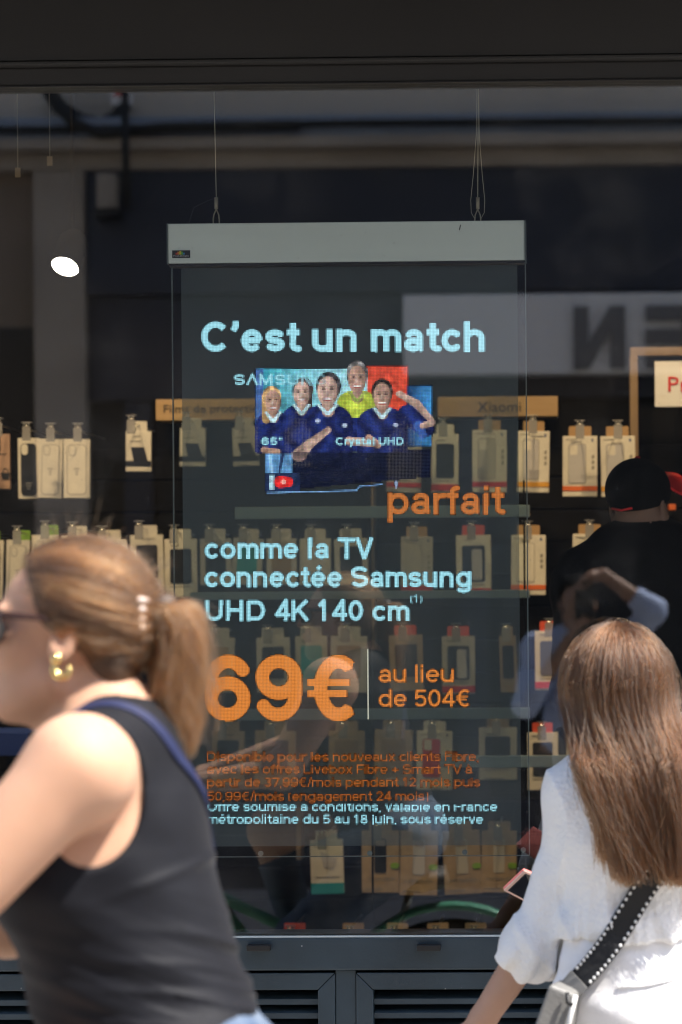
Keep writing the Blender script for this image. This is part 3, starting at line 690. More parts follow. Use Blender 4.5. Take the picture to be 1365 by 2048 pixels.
# ================================================================== goods on the shop wall
YP = 1.74
S_ = F / (YP + 5.4)              # photo pixels per metre at the goods
def pack(name, label, cat, x0, x1, y0, y1, style, body='card', band=None, tab='tab_wood', phone='phone_grey', hook=True, group='packs hanging on the shop wall', opts=(), hy=None, hx=None):
    """one hanging pack; photo pixels give its place and size at its own depth"""
    Y = YP + random.uniform(-.02, .02)
    c = W((x0 + x1) / 2, y0, Y); w = (x1 - x0) / S_; h = (y1 - y0) / S_
    thick = .028 if style == 'box' else .012
    root = empty(name, tuple(c), label, cat, group, rot=(R(random.uniform(-1.5, 1)), R(random.gauss(0, 1.6)), R(random.uniform(-4, 4) if style != 'box' else 9)))
    rg = root
    th = thick
    MB().box(-w / 2, w / 2, 0, th, -h, 0, .0015).build('carton', MT[body], rg)
    f = -.0006
    def slab(nm, pts, m, par=rg, dep=.0016): return MB().prism(pts, (0, -dep, 0)).build(nm, MT[m], par)
    if tab:
        tw = min(w * .66, .066); slab('hang_tab', rounded_rect(tw, .034, .004, 3, (hx or 0) * w * .5, .012, .004), tab)
    if style == 'box':
        pw, ph = w * .74, h * .86
        if phone == 'outline':
            slab('printed_outline', rounded_rect(pw, ph, .012, 5, 0, -h * .52, f), 'outline', dep=.0006); slab('printed_case', rounded_rect(pw - .004, ph - .004, .010, 5, 0, -h * .52, f - .0007), body, dep=.0006)
            slab('camera_outline', rounded_rect(w * .26, w * .42, .008, 5, -w * .16, -h * .2, f - .0014), 'outline', dep=.0005)
            slab('camera_cutout', rounded_rect(w * .26 - .003, w * .42 - .003, .007, 5, -w * .16, -h * .2, f - .002), body, dep=.0005)
            for k, ww in enumerate((.22, .12, .10)): slab('fine_print', [(-w * ww / 2, f - .002, -h * .5 - k * .008), (w * ww / 2, f - .002, -h * .5 - k * .008), (w * ww / 2, f - .002, -h * .5 - .003 - k * .008), (-w * ww / 2, f - .002, -h * .5 - .003 - k * .008)], 'outline', dep=.0004)
        elif phone == 'basket':
            slab('window', [(-w * .2, f, -h * .05), (w * .2, f, -h * .05), (w * .2, f, -h * .3), (-w * .2, f, -h * .3)], 'phone_dark')
            slab('fine_print', [(-w * .4, f, -h * .36), (w * .4, f, -h * .36), (w * .4, f, -h * .38), (-w * .4, f, -h * .38)], 'ink', dep=.0005)
            bz = -h * .76
            mb = MB(); mb.prism([(.2 * w + .000, f, bz + .008), (.2 * w + .028, f, bz + .008), (.2 * w + .023, f, bz - .012), (.2 * w + .005, f, bz - .012)], (0, -.001, 0))
            mb.tube([(.2 * w + .006, f, bz + .008), (.2 * w + .009, f, bz + .018), (.2 * w + .014, f, bz + .021), (.2 * w + .019, f, bz + .018), (.2 * w + .022, f, bz + .008)], .0016, 6); mb.build('basket_symbol', MT['ink'], rg)
        else:
            slab('printed_case', rounded_rect(pw, ph, .012, 5, 0, -h * .52, f), phone)
            slab('camera_cutout', rounded_rect(w * .30, w * .52, .009, 5, -w * .18, -h * .19, f - .0017), body, dep=.0006)
            for k, ww in enumerate((.28, .22, .16)): slab('fine_print', [(-w * ww / 2, f - .0018, -h * .74 - k * .008), (w * ww / 2, f - .0018, -h * .74 - k * .008), (w * ww / 2, f - .0018, -h * .74 - .003 - k * .008), (-w * ww / 2, f - .0018, -h * .74 - .003 - k * .008)], 'grey_print', dep=.0004)
    elif style == 'film':
        slab('printed_phone', [(-w * .30, f, -h * .40), (w * .22, f, -h * .40), (w * .38, f, -h * .74), (-w * .18, f, -h * .74)], 'phone_dark')
        slab('dark_band', [(-w / 2, f - .0002, -h * .74), (w / 2, f - .0002, -h * .74), (w / 2, f - .0002, -h * .87), (-w / 2, f - .0002, -h * .87)], 'phone_dark', dep=.001)
        slab('fine_print', [(-w * .35, f, -h * .24), (w * .1, f, -h * .24), (w * .1, f, -h * .27), (-w * .35, f, -h * .27)], 'outline', dep=.0005)
    elif style == 'case':
        pw, ph = w * .52, h * .66
        slab('printed_outline', rounded_rect(pw, ph, .008, 5, -w * .08, -h * .46, f), 'outline', dep=.0006); slab('printed_case', rounded_rect(pw - .003, ph - .003, .007, 5, -w * .08, -h * .46, f - .0007), phone, dep=.0008)
        slab('camera_cutout', rounded_rect(pw * .42, pw * .55, .004, 4, -w * .08 - pw * .20, -h * .46 + ph * .34, f - .0016), body, dep=.0006)
        slab('brand_mark', rounded_rect(.006, .010, .002, 3, w * .36, -h * .07, f), 'phone_blue', dep=.0005)
        for k in range(3): slab('side_lettering', [(w * .34, f, -h * (.32 + k * .09)), (w * .42, f, -h * (.31 + k * .09)), (w * .42, f, -h * (.37 + k * .09)), (w * .34, f, -h * (.38 + k * .09))], 'outline', dep=.0004)
        slab('fine_print', [(-w * .42, f, -h * .05), (-w * .1, f, -h * .05), (-w * .1, f, -h * .065), (-w * .42, f, -h * .065)], 'outline', dep=.0004)
        if band: slab('colour_band', [(-w / 2, f - .0002, -h * .83), (w / 2, f - .0002, -h * .83), (w / 2, f - .0002, -h * .91), (-w / 2, f - .0002, -h * .91)], band, dep=.0008)
    elif style == 'win':
        slab('window', rounded_rect(w * .66, h * .58, .006, 4, 0, -h * .46, f), phone)
        slab('case_in_window', rounded_rect(w * .30, h * .50, .006, 4, w * .10, -h * .48, f - .0018), 'phone_dark' if phone != 'phone_dark' else 'phone_grey', dep=.001) if 'two' in opts else None
        slab('fine_print', [(-w * .35, f, -h * .80), (w * .3, f, -h * .80), (w * .3, f, -h * .815), (-w * .35, f, -h * .815)], 'outline', dep=.0004)
        if band: slab('colour_band', [(-w / 2, f - .0002, -h * .86), (w / 2, f - .0002, -h * .86), (w / 2, f - .0002, -h * .97), (-w / 2, f - .0002, -h * .97)], band, dep=.0008)
    elif style == 'kraft':
        slab('printed_case', rounded_rect(w * .32, h * .55, .006, 4, 0, -h * .40, f), phone, dep=.0008)
        slab('camera_cutout', rounded_rect(w * .26, h * .09, .004, 4, 0, -h * .19, f - .0009), body, dep=.0006)
        slab('green_oval', rounded_rect(.026, .017, .0082, 6, w * .42 - .004, -h * .56, f - .0002), 'green', dep=.001)
        wd_ = opts[0]
        lettering(wd_, -w * .36, w * .36, -h * .80, -h * .75, f - .0002, MT['outline'], rg, .0004)
        slab('fine_print', [(-w * .42, f, -h * .93), (w * .05, f, -h * .93), (w * .05, f, -h * .945), (-w * .42, f, -h * .945)], 'outline', dep=.0004)
    elif style == 'teal':
        slab('colour_band', [(-w / 2, f, -h * .80), (w / 2, f, -h * .80), (w / 2, f, -h), (-w / 2, f, -h)], 'teal', dep=.0008)
        slab('printed_case', [(-w * .2, f, -h * .2), (w * .3, f, -h * .35), (w * .2, f, -h * .55), (-w * .1, f, -h * .5)], 'phone_grey', dep=.0008)
        slab('fine_print', [(-w * .35, f, -h * .68), (w * .35, f, -h * .68), (w * .35, f, -h * .70), (-w * .35, f, -h * .70)], 'outline', dep=.0004)
    if style in ('win', 'case', 'film', 'teal'):
        for k in range(random.randint(1, 3)):
            xa_ = random.uniform(-.42, -.1) * w; wb_ = random.uniform(.2, .5) * w; za_ = -h * random.uniform(.05, .12) if k == 0 else -h * (.945 + .02 * k)
            slab('fine_print', [(xa_, f - .0011, za_), (xa_ + wb_, f - .0011, za_), (xa_ + wb_, f - .0011, za_ - .0022), (xa_, f - .0011, za_ - .0022)], random.choice(['outline', 'grey_print', 'ink', 'outline']), dep=.0004)
    if hook:
        zz = c[2] + .018 if hy is None else W(0, hy, Y)[2]
        xh = c[0] + (hx or 0) * w
        hk = empty('display_hook', (xh, YW - .016, zz), 'hook for ' + label.replace(' of the', ' of').replace('just ', '').replace(' in the', ' in'), 'hook', 'price hooks on the shop wall')
        rod = MB().tube([(0, 0, 0), (0, Y - .085 - YW, 0), (0, Y - .10 - YW, .010)], .0022, 6).build('rod', MT['steel'], hk)
        yf = Y - .10 - YW
        MB().box(-.0125, .0125, yf - .003, yf - .001, -.034, .006, .002).build('price_holder', MT['holder'], hk)
        MB().tube([(-.0055, yf, .006), (-.0055, yf, .018)], .0035, 6).tube([(.0055, yf, .006), (.0055, yf, .018)], .0035, 6).build('clip', MT['clear_plastic'], hk)
        MB().box(-.015, .015, yf - .002, yf + .004, .018, .0202, .0008).build('cross_bar', MT['steel'], hk)
    return root

# top row
pack('phone_case_box', 'pinkish brown pack with basket symbol at the left edge', 'box', -42, 19, 868, 978, 'box', 'kraft_pink', tab=None, phone='basket', hx=.45)
pack('phone_case_box', 'cream box with black phone case print in the top row', 'box', 36, 78, 876, 998, 'box', 'card', tab=None, phone='phone_dark', hx=.35)
pack('phone_case_box', 'plain cream box with outlined case right of the black printed box', 'box', 79, 126, 878, 996, 'box', 'card', tab=None, phone='outline', hx=.35)
pack('phone_case_box', 'plain cream box with outlined case, rightmost of the four top left boxes', 'box', 128, 180, 878, 996, 'box', 'card', tab=None, phone='outline', hx=.35)
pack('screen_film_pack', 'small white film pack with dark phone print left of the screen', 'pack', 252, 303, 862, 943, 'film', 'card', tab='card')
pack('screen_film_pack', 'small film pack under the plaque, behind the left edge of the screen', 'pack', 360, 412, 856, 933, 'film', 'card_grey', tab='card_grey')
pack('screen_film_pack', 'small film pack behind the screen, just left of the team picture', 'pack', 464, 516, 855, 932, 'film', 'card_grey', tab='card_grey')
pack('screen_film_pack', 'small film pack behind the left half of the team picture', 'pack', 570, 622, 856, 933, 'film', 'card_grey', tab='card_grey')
pack('phone_case_pack', 'grey pack with red band behind the Crystal UHD wording', 'pack', 776, 845, 868, 985, 'case', 'card_grey', 'red', 'card_grey')
pack('phone_case_pack', 'narrow pack with dark window and red band beside the raised arm', 'pack', 864, 918, 868, 985, 'win', 'card', 'red', 'card', 'phone_dark')
pack('phone_case_pack', 'white pack with red band above the word parfait', 'pack', 945, 1014, 860, 985, 'case', 'card', 'red', 'tab_wood', 'card_grey')
pack('phone_case_pack', 'cream pack with yellow band at the right edge of the screen', 'pack', 1036, 1100, 862, 985, 'case', 'card', 'amber')
pack('phone_case_pack', 'cream pack with orange band left of the man\'s cap', 'pack', 1126, 1195, 872, 993, 'case', 'card', 'orange')
pack('phone_case_pack', 'cream pack with amber band partly hidden by the cap', 'pack', 1201, 1270, 872, 993, 'case', 'card', 'amber')
# second row
pack('phone_case_box', 'cream box with green label in the second row at the left edge', 'box', -38, 8, 1080, 1200, 'box', 'card', tab='green', phone='outline')
pack('phone_case_box', 'cream box with green label, second from the left edge in the second row', 'box', 14, 60, 1080, 1200, 'box', 'card', tab='green', phone='outline', hx=.35)
pack('phone_case_box', 'cream box with green label just above the blond hair', 'box', 64, 116, 1070, 1190, 'box', 'card', tab='green', phone='outline', hx=.35)
pack('phone_case_box', 'cream box behind the top of the blond head', 'box', 124, 178, 1072, 1190, 'box', 'card', tab='card', phone='outline', hx=.2)
pack('phone_case_pack', 'cream pack with small dark window right of the blond head', 'pack', 187, 253, 1080, 1175, 'win', 'card', None, 'card', 'phone_dark')
pack('phone_case_pack', 'wide cream pack with big black case right above the hair clip', 'pack', 260, 326, 1070, 1187, 'win', 'card', None, 'card', 'phone_dark')
pack('phone_case_pack', 'cream pack with dark case half behind the left screen edge', 'pack', 329, 394, 1078, 1197, 'win', 'card', None, 'card', 'phone_dark')
five = ['first', 'second', 'third', 'fourth', 'fifth']
for k, (a, b) in enumerate(((400, 462), (467, 528), (533, 593), (600, 662), (668, 735))):
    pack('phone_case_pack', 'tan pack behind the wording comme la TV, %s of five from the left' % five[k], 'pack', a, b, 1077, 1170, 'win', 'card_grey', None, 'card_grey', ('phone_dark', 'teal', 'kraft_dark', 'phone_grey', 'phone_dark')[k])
pack('phone_case_pack', 'plain tan pack above the word Samsung behind the screen', 'pack', 802, 866, 1073, 1192, 'case', 'card_grey', 'red', 'tab_wood', 'card_grey')
pack('phone_case_pack', 'pack with red tab and two dark cases below the word parfait', 'pack', 912, 982, 1070, 1194, 'win', 'card', 'red', 'tab_red', 'phone_dark', opts=('two',))
pack('phone_case_pack', 'white pack with orange band across the screen\'s right edge in the second row', 'pack', 1023, 1092, 1070, 1190, 'case', 'card', 'orange', 'tab_wood', 'card')
pack('phone_case_pack', 'white pack without visible band beside the man\'s shoulder', 'pack', 1146, 1213, 1068, 1186, 'case', 'card', None, 'tab_wood', 'card')
# third row
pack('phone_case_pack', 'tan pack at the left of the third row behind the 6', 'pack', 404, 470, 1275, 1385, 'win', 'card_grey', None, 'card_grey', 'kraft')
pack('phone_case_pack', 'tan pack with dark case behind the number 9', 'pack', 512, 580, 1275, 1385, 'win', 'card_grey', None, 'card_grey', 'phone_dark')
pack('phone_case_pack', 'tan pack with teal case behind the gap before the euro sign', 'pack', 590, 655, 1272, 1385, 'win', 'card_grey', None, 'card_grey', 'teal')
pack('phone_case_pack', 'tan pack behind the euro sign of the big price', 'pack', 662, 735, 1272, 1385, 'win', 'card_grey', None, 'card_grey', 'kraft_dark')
pack('phone_case_pack', 'pack with red tab and dark window above the words au lieu', 'pack', 778, 845, 1270, 1382, 'win', 'kraft', None, 'tab_red', 'phone_dark')
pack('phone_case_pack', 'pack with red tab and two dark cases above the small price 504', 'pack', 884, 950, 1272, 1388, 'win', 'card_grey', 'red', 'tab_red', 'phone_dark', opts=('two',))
pack('phone_case_pack', 'dark brown pack in the third row near the screen\'s right side', 'pack', 998, 1032, 1272, 1385, 'win', 'kraft_dark', None, 'kraft_dark', 'dark')
pack('phone_case_pack', 'white pack with red band and blue case left of the brown haired woman', 'pack', 1070, 1130, 1262, 1380, 'win', 'card', 'red', 'tab_red', 'phone_blue')
# fourth row
pack('phone_case_pack', 'tan pack at the left of the row below the big price', 'pack', 424, 490, 1462, 1570, 'win', 'kraft', None, 'kraft', 'dark')
pack('phone_case_pack', 'tan pack with dark arch behind the word Disponible', 'pack', 510, 592, 1462, 1570, 'win', 'kraft', None, 'kraft', 'dark')
pack('phone_case_pack', 'olive tan pack behind the words pour les nouveaux', 'pack', 658, 730, 1462, 1572, 'win', 'kraft', None, 'kraft', 'kraft_dark')
pack('phone_case_pack', 'tan pack behind the word clients', 'pack', 750, 826, 1460, 1572, 'win', 'kraft', None, 'kraft', 'kraft_dark')
pack('phone_case_pack', 'white pack with red circle behind the wording Fibre and TV', 'pack', 834, 905, 1462, 1580, 'case', 'card', None, 'card', 'red')
pack('phone_case_pack', 'wide tan pack above the glass shelf behind the screen', 'pack', 958, 1034, 1455, 1560, 'win', 'card_grey', None, 'kraft_dark', 'dark')
pack('phone_case_pack', 'cream pack with bright red tab and black case above the glass shelf', 'pack', 1055, 1116, 1465, 1580, 'win', 'card', None, 'tab_red', 'phone_dark')
pack('phone_case_pack', 'cream pack edge beside the white blouse shoulder', 'pack', 1134, 1190, 1462, 1575, 'win', 'card', None, 'card', 'phone_dark')
# fifth row
pack('phone_case_pack', 'white pack with teal bottom band below the screen', 'pack', 620, 686, 1680, 1788, 'teal', 'card', None, 'card')
for k, (a, b, y1, wrd, ph) in enumerate(((723, 799, 1786, 'TOUCH DROP', 'phone_dark'), (802, 877, 1791, 'HYBRID', 'phone_grey'), (884, 959, 1789, 'HYBRID', 'card_grey'), (964, 1034, 1785, 'HYBRID', 'card_grey'))):
    pack('phone_case_pack', ['brown pack with black case print below the screen', 'brown pack with grey case right of the black case pack', 'brown pack third from left of the four below the screen', 'brown pack nearest the pink phone below the screen'][k], 'pack', a, b, 1662, y1, 'kraft', 'kraft', None, 'kraft', ph, opts=(wrd,))
# lowest row, cut off by the sill
for k, x in enumerate((590, 707, 795, 877, 952)):
    pack('phone_case_pack', ['orange tabbed pack sunk behind the sill at its left end', 'brown tabbed pack behind the sill, second from the left', 'brown tabbed pack behind the sill below the HYBRID packs', 'brown tabbed pack rising behind the middle of the green arc', 'brown tabbed pack behind the sill, rightmost of five'][k], 'pack', x - 32, x + 32, 1866, 1985, 'win', 'kraft', None, ('tab_red', 'tab_wood', 'kraft', 'kraft', 'kraft')[k], 'dark')

# plaques, wooden frame and price sign
def wallbox(nm, m, x0, y0, x1, y1, Y, dep, parent=None, bev=.002):
    a, b = W(x0, (y0 + y1) / 2, Y), W(x1, (y0 + y1) / 2, Y); zt = W((x0 + x1) / 2, y0, Y)[2]; zb = W((x0 + x1) / 2, y1, Y)[2]
    return MB().box(a[0], b[0], Y, Y + dep, zb, zt, bev).build(nm, MT[m], parent)
def plaque(label, x0, x1, y0, y1, txt, tx0, tx1):
    e = empty('shelf_plaque', (0, 0, 0), label, 'plaque', 'wooden plaques on the shop wall')
    wallbox('board', 'plaque', x0, y0, x1, y1, 1.9, .10, e)
    a, b = W(tx0, y1 - 9, 1.898), W(tx1, y0 + 10, 1.898)
    lettering(txt, a[0], b[0], a[2], b[2], 1.898, MT['ink'], e, .001)
plaque('wooden plaque reading Films de protection left of the team picture', 312, 545, 798, 840, 'Films de protection', 328, 530)
plaque('wooden plaque reading Xiaomi right of the team picture', 876, 1116, 793, 833, 'Xiaomi', 955, 1042)
fr = empty('wooden_frame', (0, 0, 0), 'slim wooden frame on the shop wall above the cap', 'frame')
wallbox('upright', 'wood', 1261, 711, 1277, 1010, 1.86, .10, fr); wallbox('top_rail', 'wood', 1261, 693, 1620, 710, 1.86, .10, fr); wallbox('upright', 'wood', 1604, 711, 1620, 1010, 1.86, .10, fr)
ps = empty('price_sign', (0, 0, 0), 'white card sign with red letters at the right edge', 'sign')
wallbox('card', 'sign_white', 1310, 722, 1470, 813, 1.80, .004, ps, .0008)
a, b = W(1337, 783, 1.797), W(1378, 753, 1.797)
lettering('Pr', a[0], b[0], a[2], b[2], 1.797, MT['red'], ps, .001)
bx_ = empty('bracket', (0, 0, 0), 'dark stand holding the white price sign', 'bracket')
wallbox('arm', 'dark', 1372, 770, 1380, 778, 1.806, .20, bx_)
for (x, lab) in ((744, 'thin wooden upright behind the middle of the screen'), (598, 'thin pale upright behind the lower left of the screen')):
    o = wallbox('wall_upright', 'wood', x - 5, 960 if x > 700 else 1600, x + 5, 1300 if x > 700 else 1720, 1.93, .08); tag(o, lab, 'upright')
# glass shelves hung in front of the goods, on a steel ladder
sh = empty('glass_shelving', (0, 0, 0), 'glass shelves with pale edges behind the screen', 'shelving')
mat('shelf_edge', (.30, .37, .34), .3); mat('shelf_edge_pale', (.62, .72, .66), .25)
for (y, x0, x1, hh) in ((1024, 470, 1060, 24), (1190, 380, 1060, 16), (1428, 470, 1060, 22), (1523, 880, 1172, 24)):
    Ysh = 1.15
    o = wallbox('shelf', 'shelf_glass', x0, y - 4, x1, y + 4, Ysh + .012, .16, sh); wallbox('shelf_edge', 'shelf_edge_pale' if y > 1500 else 'shelf_edge', x0, y - hh / 2, x1, y + hh / 2, Ysh, .010, o)
for x in (744, 1052): wallbox('post', 'dark', x - 2, 960, x + 2, 2080, Ysh + .175, .01, sh)
blue = empty('blue_display', (0, 0, 0), 'dark blue display box below the chin at the left edge', 'display')
wallbox('panel', 'blue_card', -120, 1466, 58, 1512, 1.4, .3, blue); wallbox('post', 'dark', 15, 1513, 30, 2200, 1.45, .05, blue)
# track spotlight that shows lit, and the ceiling downlights beyond the frame
mat('lamp_lit', (1, 1, 1), .5, emit=(1, .90, .74), estr=6)
def spot(loc, aim, e, size=R(75), blend=.6, par=None):
    l = bpy.data.lights.new('spot', 'SPOT'); l.energy = e; l.color = (1, .71, .41); l.spot_size = size; l.spot_blend = blend; l.shadow_soft_size = .05
    o = bpy.data.objects.new('spot', l); COL.objects.link(o); o.location = loc
    o.rotation_euler = (Vector(aim) - Vector(loc)).to_track_quat('-Z', 'Y').to_euler(); return o
lp = W(130, 535, 1.05); aimd = Vector((-.12, -.62, -.78)).normalized()
tl = empty('track_spotlight', tuple(lp), 'round lit spotlight glowing in the dark at upper left', 'spotlight')
q = aimd.to_track_quat('Z', 'Y')
can = MB().lathe([(.028, -.12), (.040, -.10), (.040, .0), (.036, .0), (.036, -.008)], n=28).build('can', MT['matte_black'], tl, True); can.rotation_mode = 'QUATERNION'; can.rotation_quaternion = q
dsk = MB().lathe([(.0, -.006), (.036, -.006)], n=28).build('lens', MT['lamp_lit'], tl); dsk.rotation_mode = 'QUATERNION'; dsk.rotation_quaternion = q
MB().tube([tuple(-aimd * .08), (.01, .06, .14), (.01, .06, 3.29 - lp[2])], .006, 8).build('stem', MT['matte_black'], tl)
k = 0
for x in (-1.7, -1.0, -.3, .4, 1.1, 1.8):
    dl = empty('ceiling_downlight', (x, .85, 3.29), 'recessed shop ceiling downlight above the display window', 'downlight', 'shop ceiling downlights')
    MB().lathe([(.05, 0), (.058, 0), (.058, -.012), (.05, -.012)], n=20).build('trim', MT['alu'], dl)
    MB().lathe([(0, -.004), (.05, -.004)], n=20).build('lens', MT['lamp_lit'], dl)
    spot((x, .85, 3.27), (x, 2.0, 1.50), 42, R(62))
# two thin wires with small tags at upper left
for (x, y, lab) in ((36, 345, 'thin wire with clear tag hanging at the far upper left'), (100, 322, 'small pale tag hanging on a wire at upper left')):
    t_ = empty('hanging_tag', tuple(W(x, y, .7)), lab, 'tag')
    MB().tube([(0, 0, .01), (0, 0, 3.29 - W(x, y, .7)[2])], .0008, 5).build('wire', MT['wire'], t_)
    MB().box(-.007, .007, -.001, .001, -.012, .012, .0008).build('card', MT['kraft_dark'], t_)

# ================================================================== people: smooth implicit bodies
def V(*a): return np.array(a, float)
def rc(p, a, b, ra, rb):
    a = np.asarray(a, float); b = np.asarray(b, float); e = b - a
    t = np.clip(((p - a) @ e) / (e @ e), 0, 1)
    return np.linalg.norm(p - a - t[:, None] * e, axis=1) - (ra + (rb - ra) * t)
def el(p, c, r, M=None):
    q = p - np.asarray(c, float)
    if M is not None: q = q @ M
    r = np.asarray(r, float); k0 = np.linalg.norm(q / r, axis=1); k1 = np.linalg.norm(q / (r * r), axis=1)
    return k0 * (k0 - 1) / np.maximum(k1, 1e-6)
def smin(a, b, k):
    h = np.clip(.5 + .5 * (b - a) / k, 0, 1); return b + (a - b) * h - k * h * (1 - h)
def smax(a, b, k): return -smin(-a, -b, k)

def sdf_mesh(f, lo, hi, h):
    lo = np.asarray(lo, float); hi = np.asarray(hi, float); K = 4
    nb = np.ceil((hi - lo) / (h * K)).astype(int) + 1; nn = nb * K
    bc = [lo[i] + (np.arange(nb[i]) + .5) * K * h - h * .5 for i in range(3)]
    B = np.stack(np.meshgrid(*bc, indexing='ij'), -1).reshape(-1, 3)
    db = f(B).reshape(nb); act = np.abs(db) < h * K * 1.9
    val = np.repeat(np.repeat(np.repeat(np.where(db > 0, 1.0, -1.0), K, 0), K, 1), K, 2).astype(np.float32)
    am = np.repeat(np.repeat(np.repeat(act, K, 0), K, 1), K, 2)
    idx = np.argwhere(am); P = lo + idx * h
    out = np.empty(len(P), np.float32)
    for i in range(0, len(P), 400000): out[i:i + 400000] = f(P[i:i + 400000])
    val[am] = out
    ins = val < 0
    cnt = np.zeros(nn - 1, np.int8)
    for c in np.ndindex(2, 2, 2): cnt += ins[c[0]:nn[0] - 1 + c[0], c[1]:nn[1] - 1 + c[1], c[2]:nn[2] - 1 + c[2]]
    cell = (cnt > 0) & (cnt < 8); ci = np.argwhere(cell)
    vid = -np.ones(nn - 1, np.int64); vid[cell] = np.arange(len(ci))
    acc = np.zeros((len(ci), 3)); num = np.zeros(len(ci))
    cs = [np.array(c) for c in np.ndindex(2, 2, 2)]
    for a in cs:
        for ax in range(3):
            if a[ax] == 0:
                b = a.copy(); b[ax] = 1
                va = val[tuple((ci + a).T)]; vb = val[tuple((ci + b).T)]; m = (va < 0) != (vb < 0)
                t = va[m] / (va[m] - vb[m]); q = a + 0.0 + np.zeros((m.sum(), 3)); q[:, ax] = t
                acc[m] += q; num[m] += 1
    pts = lo + (ci + acc / num[:, None]) * h
    faces = []
    for ax in range(3):
        s0 = [slice(1, -1)] * 3; s1 = [slice(1, -1)] * 3; s0[ax] = slice(0, -1); s1[ax] = slice(1, None)
        A = ins[tuple(s0)]; Bb = ins[tuple(s1)]; e = np.argwhere(A != Bb); 
        off = np.ones(3, int); off[ax] = 0; e = e + off
        u, v = (ax + 1) % 3, (ax + 2) % 3
        du = np.zeros(3, int); du[u] = 1; dv = np.zeros(3, int); dv[v] = 1
        ok = np.all(e < nn - 1, axis=1) & np.all(e - du - dv >= 0, axis=1); e = e[ok]
        q = np.stack([vid[tuple((e - du - dv).T)], vid[tuple((e - dv).T)], vid[tuple(e.T)], vid[tuple((e - du).T)]], 1)
        fl = ins[tuple(e.T)]; q = np.where(fl[:, None], q, q[:, ::-1]); q = q[(q >= 0).all(1)]; faces.append(q)
    faces = np.vstack(faces)
    eps = h * .4
    for _ in range(1):
        d = f(pts); gr = np.stack([(f(pts + np.eye(3)[k] * eps) - d) / eps for k in range(3)], 1)
        st = d[:, None] * gr / np.maximum((gr * gr).sum(1), .2)[:, None]
        ln = np.linalg.norm(st, axis=1, keepdims=True); pts = pts - st * np.minimum(1, .6 * h / np.maximum(ln, 1e-9))
    return pts, faces
def sdf_obj(name, f, lo, hi, h, mat_, parent):
    v, fa = sdf_mesh(f, lo, hi, h)
    me = bpy.data.meshes.new(name); me.from_pydata(v.tolist(), [], fa.tolist()); me.materials.append(mat_)
    me.polygons.foreach_set('use_smooth', [True] * len(me.polygons))
    o = link(bpy.data.objects.new(name, me)); o.parent = parent; o.matrix_parent_inverse = Matrix.Translation(-Vector(parent.location))
    return o
def under(o, parent): o.parent = parent; o.matrix_parent_inverse = Matrix.Translation(-Vector(parent.location)); return o

def head_frame(c, fwd, up=(0, 0, 1), s=1.0):
    f = V(*fwd); f /= np.linalg.norm(f); sd = np.cross(np.asarray(up, float), f); sd /= np.linalg.norm(sd); u = np.cross(f, sd)
    return np.asarray(c, float), np.stack([f, sd, u], 1), s
def head_local(p, H): return ((p - H[0]) @ H[1]) / H[2]
def head_world(q, H): return H[0] + H[1] @ (np.asarray(q, float) * H[2])
def near(fn, p, c, r):
    """evaluate fn only inside a ball, use the ball's distance elsewhere"""
    b = np.linalg.norm(p - c, axis=1) - r; m = b < .05; out = b.copy(); out[~m] += .0
    if m.any(): out[m] = fn(p[m])
    return out
def head_sdf(p, H): return near(lambda q: head_sdf_(q, H), p, H[0], .15 * H[2])
def hand_sdf(p, wrist, *a, **k): return near(lambda q: hand_sdf_(q, wrist, *a, **k), p, np.asarray(wrist, float), .20)
def head_sdf_(p, H):
    q = head_local(p, H); qa = q.copy(); qa[:, 1] = np.abs(qa[:, 1])
    d = el(q, (-.010, 0, .036), (.098, .075, .084))
    d = smin(d, el(q, (.034, 0, -.036), (.058, .056, .080)), .03)
    d = smin(d, rc(qa, (.002, .046, -.058), (.066, .010, -.098), .024, .020), .03)
    d = smin(d, el(qa, (.058, .036, -.018), (.026, .024, .022)), .02)
    d = smin(d, el(qa, (.078, .022, .030), (.014, .026, .010)), .012)
    d = smax(d, -el(qa, (.096, .033, .010), (.016, .018, .013)), .010)
    d = smin(d, el(qa, (.079, .032, .008), (.0125, .0125, .0115)), .003)
    d = smin(d, rc(q, (.090, 0, .018), (.109, 0, -.020), .0085, .0105), .012)
    d = smin(d, el(qa, (.100, .011, -.023), (.010, .008, .007)), .006)
    d = smin(d, el(q, (.091, 0, -.049), (.010, .023, .0055)), .005)
    d = smin(d, el(q, (.090, 0, -.060), (.010, .020, .0065)), .005)
    ear = el(qa, (-.010, .078, -.004), (.018, .0085, .032), np.array(((.96, 0, -.28), (0, 1, 0), (.28, 0, .96))))
    ear = smax(ear, -el(qa, (-.006, .087, .002), (.010, .007, .018)), .004)
    d = smin(d, ear, .005)
    return d * H[2]

